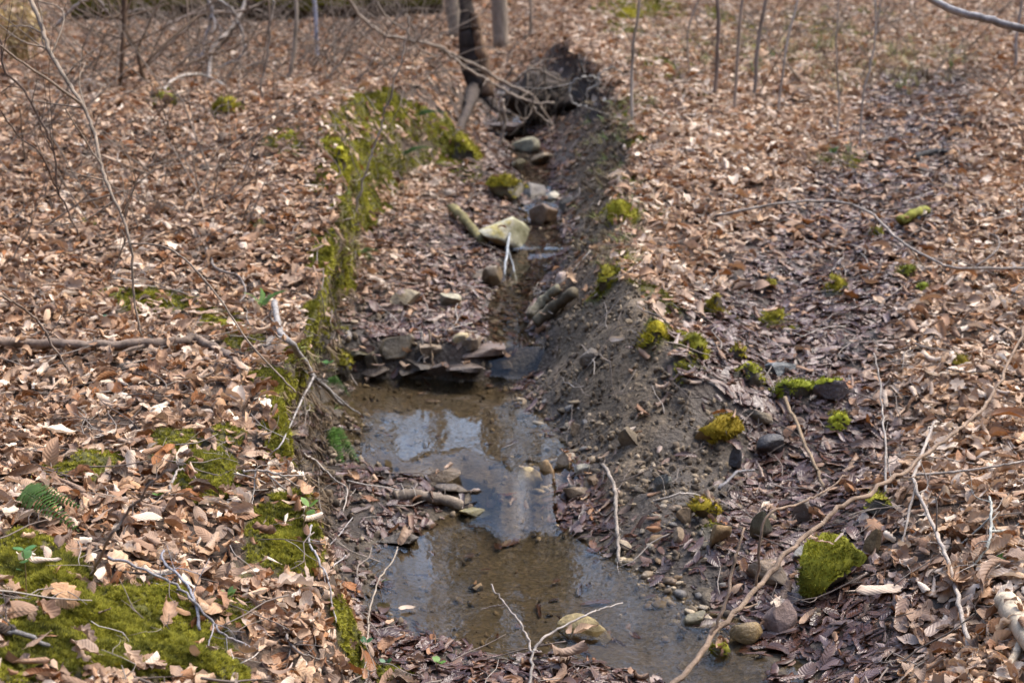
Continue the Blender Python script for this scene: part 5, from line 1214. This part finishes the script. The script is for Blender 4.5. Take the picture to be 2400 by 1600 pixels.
lone_leaf('pinkish oak leaf spread on the right foreground leaves', 2190, 1372, 130, 7, .62, 0, 1.2, .5, .1, .05)
lone_leaf('pale rolled leaf resting below the big mossy rock', 2020, 1395, 120, 9, .95, 0, .1, .3, 0, .05)
lone_leaf('orange leaf glowing at the right edge above the long branch', 2320, 990, 90, 12, .30, 0, -.2, .4, 0, .05)
# ------------------------------------------------------------------ trees up the slope beyond the frame (they stand mirrored in the pool), and unseen shade trees added behind the viewer
def tree(x_, y_, h_, r_, seed, c_, label, ever=False):
    rr = random.Random(seed); b = np.array([x_, y_, float(z0(x_, y_)) - .1]); e = bpy.data.objects.new('pine_tree' if ever else 'bare_tree', None); COL.objects.link(e); e.location = tuple(b)
    ln = np.array([rr.gauss(0, .03), rr.gauss(0, .03), 1])
    P = [ln * h_ * t_ + np.array([rr.gauss(0, .08), rr.gauss(0, .08), 0]) * t_ for t_ in (0, .15, .35, .55, .75, 1)]
    V, F, C = tube(P, r_, r_ * .2, 9, .1, .02, seed, 5); obj('trunk', mesh('trunk', V, F, M['bark']), e, c_)
    mb = MBd()
    def limb(p, d, l_, rad, lev):
        q = p + d * l_ * .5 + np.array([rr.gauss(0, .08), rr.gauss(0, .08), rr.gauss(.04, .05)]) * l_; z_ = p + d * l_ + np.array([0, 0, .12 * l_])
        V, F, c2 = tube([p, q, z_], rad, rad * .35, 5 if lev == 0 else 3, 0, 0, seed, 3); mb.add(V, F)
        if lev < 2:
            for k in range(5):
                j = rr.randint(1, len(c2) - 1); dd = d + np.array([rr.gauss(0, .6), rr.gauss(0, .6), rr.gauss(.15, .4)]); dd /= np.linalg.norm(dd); limb(c2[j], dd, l_ * rr.uniform(.35, .6), rad * .5, lev + 1)
    if not ever:
        for k in range(8):
            i = rr.randint(len(C) // 3, len(C) - 2); a = rr.uniform(0, 6.28); d = np.array([cos(a), sin(a), rr.uniform(.3, 1.1)]); d /= np.linalg.norm(d); limb(C[i], d, h_ * rr.uniform(.12, .26), r_ * .32, 0)
        obj('crown', mb.mesh('crown', M['bark']), e, c_)
    else:
        for k in range(1100):
            t_ = rr.uniform(.55, 1); a = rr.uniform(0, 6.28); rad = (1 - t_) * 1.1 * rr.random() ** .5 + .05; p = np.array([cos(a) * rad, sin(a) * rad, h_ * t_ - rad * .3])
            d = np.array([cos(a), sin(a), rr.gauss(-.2, .3)]) * .22; s_ = np.cross(d, [rr.gauss(0, 1), rr.gauss(0, 1), 1]); s_ = s_ / np.linalg.norm(s_) * .06
            mb.add([p - s_, p + s_, p + d + s_ * .3, p + d - s_ * .3], [(0, 1, 2, 3)])
        obj('crown', mb.mesh('crown', M['green']), e, (.035, .06, .015))
    return tag(e, label, 'tree', 'trees upslope mirrored in the pool')
LAB = 'bare tree standing upslope beyond the top of the frame'
tr_ = random.Random(12)
for i in range(26):
    y_ = tr_.uniform(21, 48); x_ = tr_.uniform(-.42, .42) * y_
    if -.13 < x_ / y_ < -.03 and i % 4: continue
    tree(x_, y_, tr_.uniform(11, 18), tr_.uniform(.10, .24), 500 + i, tr_.choice([(.20, .155, .11), (.27, .22, .165), (.15, .12, .09), (.33, .26, .18)]), LAB)
for i in range(22):  # out of view behind the camera, added to hold back sky light
    a_ = tr_.uniform(2.0, 4.3); d_ = tr_.uniform(9, 26)
    tree(sin(a_) * d_ * 1.1, cos(a_) * d_ - 3, tr_.uniform(12, 18), tr_.uniform(.12, .26), 560 + i, tr_.choice([(.20, .155, .11), (.27, .22, .165), (.15, .12, .09)]), 'unseen bare tree added behind the viewer to shade the scene')['group'] = 'unseen trees added for shade'
for i in range(14):
    if i in (1, 3, 4): continue
    y_ = tr_.uniform(21, 34); x_ = (-.14 + .026 * i + tr_.uniform(-.008, .008)) * y_
    tree(x_, y_, tr_.uniform(10, 15), tr_.uniform(.05, .12), 620 + i, tr_.choice([(.20, .155, .11), (.27, .22, .165), (.30, .22, .13)]), LAB)
tree(-.6, 23, 9.5, .12, 601, (.10, .08, .06), 'evergreen upslope whose crown mirrors left of the pool middle', True)
tree(.55, 24.5, 9.8, .12, 602, (.10, .08, .06), 'evergreen upslope whose crown mirrors right of the pool middle', True)
print('tris', sum(len(o.data.polygons) for o in sc.objects if o.type == 'MESH'))
